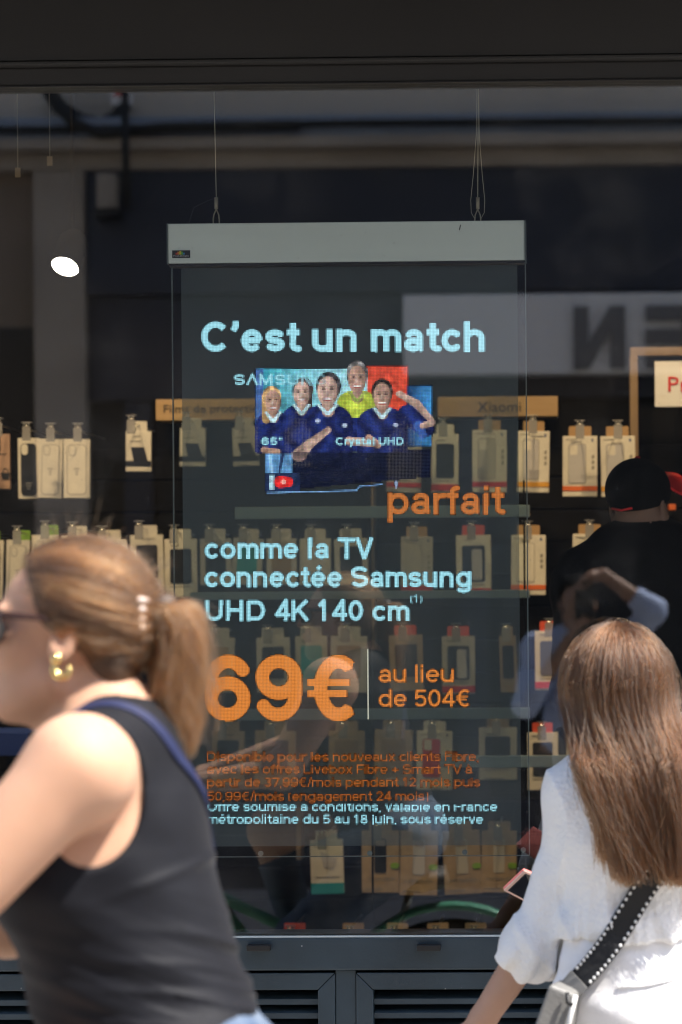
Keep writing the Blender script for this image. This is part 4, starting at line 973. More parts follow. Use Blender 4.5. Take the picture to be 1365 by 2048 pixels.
def hand_sdf_(p, wrist, dirv, palm, s=1.0, curl=.6, r=.0095, thumb_side=1):
    """a palm with four bent fingers and a thumb; dirv = pointing direction, palm = palm normal"""
    dv = V(*dirv); dv /= np.linalg.norm(dv); pn = V(*palm); pn -= dv * (pn @ dv); pn /= np.linalg.norm(pn); sd = np.cross(dv, pn) * thumb_side
    w = np.asarray(wrist, float); d = rc(p, w, w + dv * .045 * s, .026 * s, .030 * s)
    c = w + dv * .062 * s
    d = smin(d, rc(p, c + sd * .022 * s, c - sd * .024 * s, .019 * s, .017 * s), .02)
    for k, (o, ln) in enumerate(((.030, .040), (.010, .046), (-.011, .043), (-.031, .034))):
        a = w + dv * .085 * s + sd * o * s
        c1 = math.cos(curl), math.sin(curl); c2 = math.cos(2.1 * curl), math.sin(2.1 * curl)
        b = a + (dv * c1[0] + pn * c1[1]) * ln * s; e = b + (dv * c2[0] + pn * c2[1]) * ln * .9 * s
        d = smin(d, np.minimum(rc(p, a, b, r * s, r * .92 * s), rc(p, b, e, r * .92 * s, r * .75 * s)), .006)
    a = w + dv * .03 * s + sd * .030 * s; b = a + (dv * .7 + sd * .55 + pn * .35) * .038 * s; e = b + (dv * .8 + pn * .6) * .032 * s
    d = smin(d, np.minimum(rc(p, a, b, .013 * s, .011 * s), rc(p, b, e, .011 * s, .0085 * s)), .012)
    return d

def strands(name, arr, r0, r1, mat_, parent, lock=None):
    n = len(arr); k = arr[0].shape[0]
    hc = bpy.data.hair_curves.new(name); hc.add_curves([k] * n)
    hc.attributes['position'].data.foreach_set('vector', np.asarray(arr, np.float32).ravel())
    ra = hc.attributes.new('radius', 'FLOAT', 'POINT')
    ra.data.foreach_set('value', np.tile(np.linspace(r0, r1, k), n).astype(np.float32))
    lk = hc.attributes.new('lock', 'FLOAT', 'CURVE'); lk.data.foreach_set('value', np.asarray(lock if lock is not None else RNG.uniform(0, 1, n), np.float32))
    hc.materials.append(mat_)
    o = link(bpy.data.objects.new(name, hc)); return under(o, parent)
def hair_mat(name, c1, c2, rough=.38):
    m = bpy.data.materials.new(name); m.use_nodes = True; nt = m.node_tree; N = nt.nodes; N.clear()
    hi = N.new('ShaderNodeHairInfo'); rp = N.new('ShaderNodeValToRGB'); rp.color_ramp.elements[0].color = (*c1, 1); rp.color_ramp.elements[1].color = (*c2, 1)
    at_ = N.new('ShaderNodeAttribute'); at_.attribute_name = 'lock'; mxv = N.new('ShaderNodeMix'); mxv.data_type = 'FLOAT'; mxv.inputs['Factor'].default_value = .35
    nt.links.new(at_.outputs['Fac'], mxv.inputs['A']); nt.links.new(hi.outputs['Random'], mxv.inputs['B']); nt.links.new(mxv.outputs['Result'], rp.inputs[0])
    hb = N.new('ShaderNodeBsdfHairPrincipled'); hb.parametrization = 'COLOR'; hb.inputs['Roughness'].default_value = rough; hb.inputs['Radial Roughness'].default_value = .45
    nt.links.new(rp.outputs[0], hb.inputs['Color']); o = N.new('ShaderNodeOutputMaterial'); nt.links.new(hb.outputs[0], o.inputs[0]); return m
def spline(pts, n):
    """Catmull-Rom through pts, n samples"""
    P = np.asarray(pts, float); P = np.vstack([2 * P[0] - P[1], P, 2 * P[-1] - P[-2]]); m = len(P) - 3
    t = np.linspace(0, m - 1e-6, n); i = t.astype(int); u = (t - i)[:, None]
    a, b, c, d = P[i], P[i + 1], P[i + 2], P[i + 3]
    return .5 * (2 * b + (c - a) * u + (2 * a - 5 * b + 4 * c - d) * u ** 2 + (3 * b - a - 3 * c + d) * u ** 3)

mat('skin_fair', (.57, .33, .22), .6, var=.10, scale=9, spec=.3, sss=.25, bump=.04, bscale=300)
mat('skin_pale', (.52, .31, .215), .6, var=.10, scale=9, spec=.3, sss=.2, bump=.04, bscale=300)
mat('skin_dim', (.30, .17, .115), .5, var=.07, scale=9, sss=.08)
specks(MATS['skin_pale'], 22, (.16, .06, .035)); specks(MATS['skin_fair'], 26, (.22, .085, .045))
mat('tank', (.0036, .0040, .0075), .65, var=.12, scale=60, sheen=.06, spec=.22, bump=.06, bscale=500)
mat('denim', (.035, .07, .14), .85, col2=(.16, .20, .26), scale=14, bump=.15, bscale=400)
mat('strap_blue', (.009, .015, .060), .6, var=.1, scale=80)
mat('hair_base_light', (.060, .031, .015), .55, var=.35, scale=25, stretch=(.3, .3, 1))
mat('hair_base_brown', (.040, .020, .011), .55, var=.35, scale=25, stretch=(1, 1, .12))
mat('gold', (.85, .62, .25), .18, metal=1.0)
mat('pearl', (.75, .66, .62), .25)
mat('shade_lens', (.02, .008, .008), .08)
mat('shade_frame', (.03, .010, .008), .2)
mat('white_cotton', (.90, .89, .88), .85, var=.03, scale=20, bump=.15, bscale=200)
nt = MATS['white_cotton'].node_tree; vo = nt.nodes.new('ShaderNodeTexVoronoi'); vo.inputs['Scale'].default_value = 105; tcn = nt.nodes.new('ShaderNodeTexCoord'); nt.links.new(tcn.outputs['Object'], vo.inputs['Vector'])
b2 = nt.nodes.new('ShaderNodeBump'); b2.inputs['Strength'].default_value = .35; b2.inputs['Distance'].default_value = .006; nt.links.new(vo.outputs['Distance'], b2.inputs['Height'])
b1 = [n for n in nt.nodes if n.type == 'BUMP' and n != b2][0]; nt.links.new(b1.outputs[0], b2.inputs['Normal']); nt.links.new(b2.outputs[0], nt.nodes['Principled BSDF'].inputs['Normal'])
mat('white_twill', (.88, .87, .88), .85, var=.02, scale=20, bump=.12, bscale=300)
mat('webbing', (.008, .008, .009), .7, bump=.2, bscale=300)
mat('stitch', (.75, .74, .72), .7)
mat('bag_grey', (.19, .185, .175), .55, var=.08, scale=12, bump=.12, bscale=150)
mat('case_coral', (.75, .22, .20), .4)
mat('case_rim', (.80, .55, .48), .3, metal=.4)
mat('screen_glass', (.012, .014, .02), .08)
mat('black_cloth', (.0045, .0042, .004), .85, var=.3, scale=8, bump=.2, bscale=60, spec=.15)
mat('cap_black', (.003, .003, .0032), .85, spec=.12)
mat('cap_red', (.90, .03, .03), .6)
mat('shirt_blue', (.42, .50, .72), .8, var=.06, scale=12)
mat('vest_navy', (.05, .06, .12), .8)
mat('trousers_dark', (.03, .03, .04), .8)
mat('shoe', (.05, .045, .04), .6)
mat('camera_body', (.012, .012, .012), .4)
mat('bike_green', (.10, .34, .22), .35)
mat('tyre', (.015, .015, .015), .8)
HM_L = hair_mat('hair_light', (.009, .0036, .0015), (.21, .085, .030), .42)
HM_B = hair_mat('hair_brown', (.006, .0026, .0013), (.125, .050, .019), .38)

def ribbon(name, path, f, width, thick, mat_, parent, n=60, lift=.0, halves=None):
    P = spline(path, n); eps = .003
    def grad(q): return np.stack([(f(q + np.eye(3)[k] * eps) - f(q - np.eye(3)[k] * eps)) / (2 * eps) for k in range(3)], 1)
    for _ in range(6):
        g_ = grad(P); g_ /= np.maximum(np.linalg.norm(g_, axis=1, keepdims=True), 1e-6); P = P - g_ * (f(P) - lift)[:, None]
    T = np.gradient(P, axis=0); T /= np.linalg.norm(T, axis=1, keepdims=True)
    g_ = grad(P); g_ /= np.linalg.norm(g_, axis=1, keepdims=True)
    Wd = np.cross(T, g_); Wd /= np.linalg.norm(Wd, axis=1, keepdims=True)
    bm = bmesh.new(); rows = []
    for i in range(n):
        row = []
        for (a, b) in ((-1, 0), (-.92, 1), (.92, 1), (1, 0), (.9, -.6), (-.9, -.6)):
            row.append(bm.verts.new(Vector(P[i] + Wd[i] * a * width / 2 + g_[i] * b * thick)))
        rows.append(row)
    for A, B in zip(rows, rows[1:]):
        for k in range(6): bm.faces.new((A[k], A[(k + 1) % 6], B[(k + 1) % 6], B[k]))
    bm.faces.new(rows[0]); bm.faces.new(list(reversed(rows[-1])))
    bmesh.ops.recalc_face_normals(bm, faces=bm.faces)
    me = bpy.data.meshes.new(name); bm.to_mesh(me); bm.free(); me.materials.append(mat_)
    o = link(bpy.data.objects.new(name, me)); under(o, parent)
    return o, P, g_, Wd
def ik(a, b, l1, l2, bend):
    a, b = np.asarray(a, float), np.asarray(b, float); d = b - a; L_ = np.linalg.norm(d); L_ = min(L_, l1 + l2 - 1e-3); u = d / np.linalg.norm(d)
    t = (l1 * l1 - l2 * l2 + L_ * L_) / (2 * L_); h = math.sqrt(max(l1 * l1 - t * t, 0)); n_ = V(*bend); n_ -= u * (n_ @ u); n_ /= np.linalg.norm(n_)
    return a + u * t + n_ * h
def folds(p, amp, fr, dirv, seed=0):
    d = V(*dirv); d /= np.linalg.norm(d); s = p @ d; q = p[:, 0] * 3.1 + p[:, 1] * 2.3
    return amp * (np.sin(s * fr + 2.0 * np.sin(q * 2 + seed)) * .6 + np.sin(s * fr * 1.9 + 3 * np.sin(q * 1.3 + seed * 2 + 1)) * .4)

# ------------------------------------------------------------------ cyclist at the left
Y0 = -1.93
def A_(px, py, dy=0.0): return W(px, py, Y0 + dy)
H1 = head_frame(A_(133, 1277), (-1, -.04, .10), s=1.06)
ne = A_(228, 1462)
def torso1(p):
    d = rc(p, A_(222, 1500), A_(216, 1560), .080, .108)
    d = smin(d, rc(p, A_(214, 1570), A_(212, 1690), .110, .131), .05)
    d = smin(d, rc(p, A_(212, 1690), A_(240, 1850), .131, .131), .05)
    d = smin(d, rc(p, A_(240, 1850), A_(280, 1990), .131, .128), .05)
    d = smin(d, rc(p, A_(280, 1990), A_(345, 2140), .128, .140), .06)
    for s in (-1, 1):
        d = smin(d, el(p, A_(102, 1750, s * .075), (.080, .078, .084)), .05)
        d = smin(d, rc(p, A_(250, 1470, s * .03), A_(185, 1520, s * .14), .045, .058), .05)
        d = smin(d, el(p, A_(385, 2195, s * .08), (.115, .10, .11)), .06)
    return d
shL, shR = A_(150, 1538, -.175), A_(165, 1530, .165)
haL, haR = V(-.64, Y0 - .25, 1.07), V(-.60, Y0 + .25, 1.07)
elL, elR = A_(-135, 1852, -.23), ik(shR, haR, .29, .26, (.2, .4, -1))
def arms1(p):
    d = rc(p, shL, elL, .066, .052)
    d = smin(d, el(p, shL + V(.004, .02, -.004), (.074, .068, .076)), .03)
    d = smin(d, rc(p, elL, haL + V(.03, 0, .02), .050, .030), .03)
    d = smin(d, hand_sdf(p, haL + V(.03, 0, .02), (-1, 0, -.25), (0, .0, -1), 1.0, .95, thumb_side=1), .01)
    e = rc(p, shR, elR, .072, .052); e = smin(e, el(p, shR, (.078, .068, .080)), .04); e = smin(e, rc(p, elR, haR + V(.03, 0, .02), .048, .030), .03)
    e = smin(e, hand_sdf(p, haR + V(.03, 0, .02), (-1, 0, -.25), (0, 0, -1), 1.0, .95, thumb_side=-1), .01)
    return np.minimum(d, e)
hipL, hipR = V(.0, Y0 - .095, .90), V(.0, Y0 + .095, .90)
anL, anR = V(-.32, Y0 - .12, .52), V(-.14, Y0 + .12, .24)
knL, knR = ik(hipL, anL, .43, .41, (-1, 0, .6)), ik(hipR, anR, .43, .41, (-1, 0, .3))
def legs1(p):
    d = None
    for h_, k_, a_ in ((hipL, knL, anL), (hipR, knR, anR)):
        e = smin(rc(p, h_, k_, .098, .066), rc(p, k_, a_, .060, .042), .03); d = e if d is None else np.minimum(d, e)
    return d
def feet1(p):
    d = None
    for a_ in (anL, anR):
        e = smin(rc(p, a_ + V(0, 0, .02), a_ + V(-.005, 0, -.05), .040, .036), rc(p, a_ + V(.02, 0, -.06), a_ + V(-.17, 0, -.085), .034, .026), .03); d = e if d is None else np.minimum(d, e)
    return d
def body1(p):
    d = smin(head_sdf(p, H1), rc(p, A_(172, 1330), ne, .055, .060), .025)
    d = smin(d, torso1(p), .045)
    d = smin(d, arms1(p), .014)
    d = smin(d, legs1(p), .05); d = smin(d, feet1(p), .02)
    return d
p1 = empty('person', (0.05, Y0, 0), 'woman cyclist in a dark tank top with a hair clip and ponytail, facing left', 'person')
sdf_obj('body', body1, (-.86, Y0 - .40, .1), (.28, Y0 + .40, 1.75), .0065, MT['skin_fair'], p1)
wb0, wb1 = A_(520, 1996), A_(330, 2080)
wn = np.cross(wb1 - wb0, V(0, 1, 0)); wn /= np.linalg.norm(wn); wn = wn if wn[2] > 0 else -wn
nk = A_(232, 1398)
def tank1(p):
    t = torso1(p) - .006
    low = np.clip((A_(250, 1740)[2] - p[:, 2]) / .20, 0, 1)
    bk_ = np.clip((p[:, 0] - A_(120, 1850)[0]) / .22, .15, 1)
    sd_ = p[:, 2] + .30 * (p[:, 0] - A_(250, 1850)[0]) + .10 * p[:, 1]
    rg_ = (1 - np.abs(np.sin(sd_ * 62 + 1.6 * np.sin(p[:, 0] * 9 + p[:, 1] * 7) + .8 * np.sin(p[:, 2] * 23)))) ** 2.2
    r2_ = (1 - np.abs(np.sin(sd_ * 97 + 2.0 * np.sin(p[:, 0] * 13 + 2) + p[:, 1] * 20))) ** 2.5
    t = t - low * bk_ * (.0075 * rg_ + .0040 * r2_) - low * folds(p, .0025, 115, (.35, .12, 1), 1.0)
    l1_ = p[:, 2] - (A_(430, 1712)[2] + (p[:, 0] - A_(430, 1712)[0]) * .34); t = t - .0035 * np.exp(-(l1_ / .007) ** 2) * np.clip((p[:, 0] - A_(200, 1800)[0]) / .1, 0, 1) - .0015 * np.sin(p[:, 2] * 60 + p[:, 0] * 40)
    hole = np.minimum(el(p, A_(168, 1592, -.20), (.076, .16, .108)), el(p, A_(166, 1580, .20), (.078, .16, .112)))
    neckc = np.linalg.norm((p - nk) * V(1, 1, 1), axis=1) - .062
    t = smax(t, -hole, .006); t = smax(t, -neckc, .006)
    return smax(t, -((p - wb0) @ wn) - .012, .004)
sdf_obj('tank_top', tank1, (-.42, Y0 - .26, .88), (.20, Y0 + .26, 1.47), .0055, MT['tank'], p1)
def jeans1(p):
    t = smin(torso1(p), legs1(p), .05) - .007 - folds(p, .002, 90, (.3, .2, 1), 2.0)
    t = smax(t, (p - wb0) @ wn, .004)
    lowcut = np.minimum(np.linalg.norm(p - anL, axis=1), np.linalg.norm(p - anR, axis=1)) - .055
    return smax(t, -lowcut, .004)
sdf_obj('jeans', jeans1, (-.55, Y0 - .30, .2), (.26, Y0 + .30, 1.08), .0075, MT['denim'], p1)
sdf_obj('shoes', lambda p: feet1(p) - .007, (-.56, Y0 - .2, .1), (-.0, Y0 + .2, .60), .008, MT['shoe'], p1)
ribbon('shoulder_strap', [A_(100, 1500, -.115), A_(128, 1455, -.115), A_(190, 1432, -.10), A_(262, 1440, -.085), A_(325, 1490, -.055), A_(372, 1570, -.01), A_(405, 1660, .04), A_(420, 1760, .08)], lambda p: torso1(p) - .008, .019, .0025, MT['strap_blue'], p1)
# hair
def hline(u): return np.interp(u, [-.11, -.074, -.017, .017, .098, .14], [-.068, -.056, -.034, .022, .062, .078])
HC1, HR1 = V(-.012, 0, .038), V(.106, .086, .098)
def hcap1(p):
    q = head_local(p, H1)
    d = el(q, HC1, HR1 - .003)
    d = smin(d, el(q, (-.070, 0, -.028), (.034, .060, .048)), .03)
    d = smax(d, (q[:, 0] - hline(q[:, 2])) * .8, .008)
    return d * 1.06
sdf_obj('hair_cap', hcap1, A_(0, 1420, -.12) - .02, A_(320, 1040, .12) + .03, .005, MT['hair_base_light'], p1)
clip_l = V(-.100, 0, .028)
arr = []; LK1 = []
cd = (clip_l - HC1) / HR1; cd /= np.linalg.norm(cd)
while len(arr) < 5200:
    d = RNG.normal(size=3); d /= np.linalg.norm(d)
    q = HC1 + d * HR1
    if q[0] > hline(q[2]) + RNG.normal() * .004 or q[2] < -.085: continue
    t = np.linspace(0, 1, 14) ** .9; om = math.acos(np.clip(d @ cd, -1, 1))
    if om < .12: continue
    dd = (np.sin((1 - t) * om)[:, None] * d + np.sin(t * om)[:, None] * cd) / math.sin(om) if om < 3.0 else None
    if dd is None: continue
    dd /= np.linalg.norm(dd, axis=1, keepdims=True)
    lock = .5 + .5 * math.sin(7 * math.atan2(d[1], d[2] + .3) + 3 * d[0]) 
    lift = 1 + (np.abs(RNG.normal()) * .030 + .035 * lock) * np.sin(np.pi * np.clip(t, .02, 1)) + .012 * np.sin(t * 9 + RNG.uniform(0, 6)) * RNG.uniform(0, 1)
    sag = np.stack([np.zeros(14), np.zeros(14), -.012 * np.sin(np.pi * t) * RNG.uniform(0, 1)], 1)
    ql = HC1 + dd * HR1 * (lift[:, None] + .01) + sag
    fz_ = np.cumsum(RNG.normal(size=(14, 3)), 0) * .0009; ql = ql + (fz_ - fz_[:1]) * np.sin(np.pi * t)[:, None] * (2.2 if RNG.uniform() < .12 else .8)
    arr.append(np.array([head_world(x, H1) for x in ql])); LK1.append(np.clip(.5 + .5 * math.sin(13 * math.atan2(d[1], d[2] + .3) + 5 * d[0]) + RNG.normal() * .2, 0, 1))
for k in range(150):      # loose flyaways
    d = RNG.normal(size=3); d[2] = abs(d[2]); d /= np.linalg.norm(d); q = HC1 + d * HR1
    if q[0] > hline(q[2]): continue
    dirs = V(-.6, 0, .25) + RNG.normal(size=3) * .5; s = np.linspace(0, 1, 14)[:, None]
    ql = q + d * s * .022 * RNG.uniform(.3, 1.4) + dirs * s * .022 * RNG.uniform(.3, 1.4)
    arr.append(np.array([head_world(x, H1) for x in ql])); LK1.append(.7)
strands('hair', arr, .00055, .00035, HM_L, p1, LK1)
cl = spline([A_(282, 1238), A_(318, 1212), A_(348, 1262), A_(358, 1345), A_(352, 1430), A_(362, 1520)], 18)
LK1 = []
prof = np.interp(np.linspace(0, 1, 18), [0, .12, .3, .6, .85, 1], [.014, .033, .041, .038, .029, .012])
arr = []
for k in range(4200):
    n_ = 18
    if k % 60 == 0: lt_ = RNG.uniform(.1, 1)
    if k % 60 == 0: la, lr, le, lw = RNG.uniform(0, 2 * np.pi), math.sqrt(RNG.uniform(.05, 1)), RNG.uniform(.70, 1.0), RNG.uniform(0, 6)
    a = la + RNG.normal() * .22; rr = lr + RNG.normal() * .10
    end = le + RNG.normal() * .02; tt = np.linspace(0, end, n_); base = np.stack([np.interp(tt, np.linspace(0, 1, 18), cl[:, j]) for j in range(3)], 1)
    pr = np.interp(tt, np.linspace(0, 1, 18), prof) * (1 + .18 * np.sin(tt * 7 + a * 2))
    wav = .011 * np.sin(tt * 10 + lw) * tt
    off = np.stack([np.cos(a) * rr * pr + wav, np.sin(a) * rr * pr * .85, .15 * np.cos(a) * rr * pr], 1)
    if RNG.uniform() < .03: off += np.stack([tt * RNG.uniform(.0, .05), tt * RNG.normal() * .02, np.abs(tt - .2) * RNG.uniform(0, .05)], 1)
    fz_ = np.cumsum(RNG.normal(size=(n_, 3)), 0) * .0011; arr.append(base + off + fz_ - fz_[:1]); LK1.append(np.clip(lt_ + RNG.normal() * .12, 0, 1))
for k in range(170):       # wisps blown out to the right
    s = np.linspace(0, 1, 18)[:, None]; e0 = A_(330 + RNG.normal() * 12, 1250 + RNG.normal() * 18, RNG.normal() * .015); e1 = A_(330 + 110 * RNG.uniform() ** 1.5, RNG.uniform(1222, 1420), RNG.normal() * .03)
    arr.append(e0 + (e1 - e0) * s + np.stack([0 * s[:, 0], 0 * s[:, 0], .02 * np.sin(np.pi * s[:, 0])], 1)); LK1.append(.9)
strands('ponytail', arr, .0005, .0003, HM_L, p1, LK1)
o = MB().tube([tuple(x) for x in cl[::2]], [float(x) * .72 for x in prof[::2]], 12).build('ponytail_core', MT['hair_base_light'], None, True); under(o, p1)
o = MB().tube([tuple(A_(268, 1200, -.02)), tuple(A_(290, 1192, 0)), tuple(A_(304, 1220, .01)), tuple(A_(306, 1262, .01)), tuple(A_(292, 1290, 0)), tuple(A_(272, 1284, -.02))], .009, 8).build('hair_clip', MT['shade_frame'], None, True); under(o, p1)
for yy in (1202, 1220, 1238, 1255):
    t_ = MB().tube([tuple(A_(268, yy, -.050)), tuple(A_(282, yy - 2, -.052)), tuple(A_(300, yy, -.030))], [.0035, .0045, .003], 8).build('clip_tooth', MT['pearl'], None, True); t_.parent = o; t_.matrix_parent_inverse = o.matrix_parent_inverse.copy()
    t_.matrix_parent_inverse = Matrix.Identity(4)
# sunglasses and earring
sg = empty('sunglasses', tuple(A_(10, 1245)), 'dark red sunglasses worn by the cyclist at the left edge', 'sunglasses')
def hw_(*q): return tuple(head_world(q, H1))
for s in (-1, 1):
    under(MB().tube([hw_(-.020, s * .080, .012), hw_(.02, s * .083, .026), hw_(.070, s * .078, .026), hw_(.088, s * .068, .022)], [.002, .0036, .0045, .006], 8).build('temple', MT['shade_frame'], None, True), sg)
    bm = MB(); pts = []
    for k in range(20):
        a = 2 * math.pi * k / 20; yy = s * .040 + .033 * math.cos(a); pts.append(((.106 - (abs(yy) ** 2) * 7.0), yy, .006 + .022 * math.sin(a)))
    under(MB().prism([hw_(*q) for q in pts], tuple(H1[1] @ V(.003, 0, 0))).build('lens', MT['shade_lens']), sg)
    under(MB().tube([hw_(*q) for q in pts + [pts[0]]], .0028, 6, False).build('rim', MT['shade_frame'], None, True), sg)
under(MB().tube([hw_(.103, -.008, .012), hw_(.112, 0, .014), hw_(.103, .008, .012)], .003, 6).build('bridge', MT['shade_frame'], None, True), sg)
er = empty('earring', tuple(A_(120, 1330, -.09)), 'chunky gold hoop earring on the cyclist\'s ear', 'earring')
under(MB().ball(tuple(A_(113, 1318, -.094)), (.0075, .006, .0085), 14).build('stud', MT['gold'], None, True), er)
pts = []; rr = []
for k in range(15):
    a = R(125 + 255 * k / 14); c = A_(124, 1337, -.094); pts.append((c[0] + .0105 * math.cos(a), c[1], c[2] + .0115 * math.sin(a))); rr.append(.002 + .0048 * math.sin(math.pi * k / 14))
under(MB().tube(pts, rr, 10).build('hoop', MT['gold'], None, True), er)
# bicycle under her
bk = empty('bicycle', (-.39, Y0, 0), 'green city bicycle ridden by the woman at the left', 'bicycle')
rw, fwx = .135, -.93; WR = .335
def wheel(x):
    w = MB(); pts = [(x + WR * math.cos(2 * math.pi * k / 40), Y0, WR + WR * math.sin(2 * math.pi * k / 40)) for k in range(41)]
    w = MB().tube([(p[0], p[1], p[2] * .955 + .0) for p in pts], .017, 8, False)
    o = under(w.build('wheel', MT['tyre'], None, True), bk)
    sp_ = MB()
    for k in range(16):
        a = 2 * math.pi * k / 16; sp_.tube([(x, Y0 + .02 * (-1) ** k, WR * .955), (x + .31 * math.cos(a), Y0, WR * .955 + .31 * math.sin(a))], .0012, 4)
    q = under(sp_.build('spokes', MT['steel']), bk); under(MB().lathe([(.02, -.04), (.02, .04)], (x, Y0, WR * .955), 14, 'Y').build('hub', MT['steel']), bk)
    g_ = MB(); 
    under(MB().tube([(x + .375 * math.cos(R(a)), Y0, WR * .955 + .375 * math.sin(R(a))) for a in range(10, 171, 8)], .030, 10, True, .45).build('mudguard', MT['bike_green'], None, True), bk)
wheel(rw); wheel(fwx)
bb = (-.26, Y0, .28); hd = (-.66, Y0, .82); st_ = (-.03, Y0, .62)
for a, b, r in ((bb, hd, .022), (bb, st_, .018), ((-.64, Y0, .76), (-.10, Y0, .50), .018), (bb, (rw, Y0, WR * .955), .011), (st_, (rw, Y0, WR * .955), .010)):
    under(MB().tube([a, b], r, 10).build('frame_tube', MT['bike_green'], None, True), bk)
under(MB().tube([hd, (-.72, Y0, .60), (-.80, Y0, .40), (fwx, Y0, WR * .955)], .014, 8).build('fork', MT['bike_green'], None, True), bk)
under(MB().tube([(-.655, Y0, .80), (-.63, Y0, 1.06), (-.62, Y0 - .12, 1.08), (-.62, Y0 - .30, 1.04)], .012, 8).tube([(-.63, Y0, 1.06), (-.62, Y0 + .12, 1.08), (-.60, Y0 + .30, 1.04)], .012, 8).build('handlebar', MT['steel'], None, True), bk)
under(MB().tube([st_, (.01, Y0, .74)], .013, 8).build('seat_post', MT['steel'], None, True), bk)
under(MB().tube([(-.14, Y0, .775), (-.05, Y0, .775), (.04, Y0, .77), (.12, Y0, .785)], [.022, .04, .085, .075], 12, True, .45).build('saddle', MT['shoe'], None, True), bk)
under(MB().tube([bb, (anL[0] + .02, Y0 - .06, anL[2] - .10)], .01, 6).tube([bb, (anR[0] - .02, Y0 + .06, anR[2] - .10)], .01, 6).lathe([(.09, -.055), (.09, -.05)], bb, 24, 'Y').build('crank', MT['steel']), bk)
for a_, s in ((anL, -1), (anR, 1)): under(MB().box(a_[0] - .12, a_[0] - .02, a_[1] - .05, a_[1] + .05, a_[2] - .128, a_[2] - .108, .004).build('pedal', MT['tyre']), bk)

# ------------------------------------------------------------------ woman in white at the right
Y1 = -.77
def B_(px, py, dy=0.0): return W(px, py, Y1 + dy)
BF = V(-.30, .954, 0); BF /= np.linalg.norm(BF); BR = np.cross(BF, V(0, 0, 1)); MBd = np.stack([BR, BF, V(0, 0, 1)], 1)
bc_ = B_(1297, 1700)
def bl(P): return (np.asarray(P) - bc_) @ MBd
def tq(p):
    q = (p - bc_) @ MBd; q = q * V(1, 1 / .66, 1); return q
def tp(px, py, dy=0): q = bl(B_(px, py, dy)); return q * V(1, 1 / .66, 1)
def torso2(p):
    q = tq(p)
    d = rc(q, tp(1300, 1590), tp(1298, 1680), .125, .150)
    d = smin(d, rc(q, tp(1298, 1680), tp(1297, 1850), .150, .132), .05)
    d = smin(d, rc(q, tp(1297, 1850), tp(1302, 1990), .132, .168), .05)
    d = smin(d, rc(q, tp(1302, 1990), tp(1302, 2060), .168, .160), .05)
    d = d * .75
    for x in (1160, 1445): d = smin(d, rc(p, B_(1295, 1560), B_(x, 1592), .050, .058), .05)
    return d
sL2, eL2, wL2 = B_(1152, 1598), B_(1078, 1868, .02), B_(968, 2035, .02)
sR2, eR2 = B_(1450, 1598, .05), B_(1478, 1850, .14); hR2 = B_(1215, 1815, .30)
def arm2(p, k=1.0):
    d = smin(rc(p, sL2, eL2, .040 * k, .034 * k), rc(p, eL2, wL2, .037, .0265), .02)
    e = smin(rc(p, sR2, eR2, .040 * k, .034 * k), rc(p, eR2, hR2, .036, .0265), .02)
    return np.minimum(d, e)
H2 = head_frame(B_(1240, 1398) + V(-.55, .83, 0) * .013, (-.55, .83, -.05), s=.98)
hp2L, hp2R = B_(1235, 2040), B_(1370, 2040)
ft2L, ft2R = np.array([hp2L[0] - .02, Y1 + .18, .09]), np.array([hp2R[0] + .02, Y1 - .20, .10])
kn2L, kn2R = ik(hp2L, ft2L, .40, .41, (-.3, 1, 0)), ik(hp2R, ft2R, .40, .41, (-.3, 1, 0))
def legs2(p):
    return np.minimum(smin(rc(p, hp2L, kn2L, .092, .062), rc(p, kn2L, ft2L, .058, .042), .03), smin(rc(p, hp2R, kn2R, .092, .062), rc(p, kn2R, ft2R, .058, .042), .03))
def feet2(p):
    d = None
    for a_ in (ft2L, ft2R):
        e = smin(rc(p, a_ + V(0, 0, .03), a_ + V(.0, 0, -.03), .04, .036), rc(p, a_ + V(.012, -.03, -.055), a_ + V(-.05, .15, -.065), .032, .024), .03); d = e if d is None else np.minimum(d, e)
    return d
hand2d = wL2 - eL2
def body2(p):
    d = smin(head_sdf(p, H2), rc(p, B_(1258, 1460), B_(1288, 1560), .050, .055), .025)
    d = smin(d, torso2(p), .04); d = smin(d, arm2(p), .03); d = smin(d, legs2(p), .05); d = smin(d, feet2(p), .02)
    d = smin(d, hand_sdf(p, wL2, tuple(hand2d), (.4, .8, 0), .92, .35, thumb_side=1), .012)
    d = smin(d, hand_sdf(p, hR2, (-.9, .25, .1), (0, -.3, 1), .92, .5, thumb_side=-1), .012)
    return d
p2 = empty('person', (float(bc_[0]), Y1, 0), 'woman seen from behind with long brown hair, white blouse and white trousers', 'person')
sdf_obj('body', body2, (bc_[0] - .48, Y1 - .36, -.0), (bc_[0] + .34, Y1 + .56, 1.62), .0065, MT['skin_pale'], p2)
hemz = B_(1290, 1868)[2]
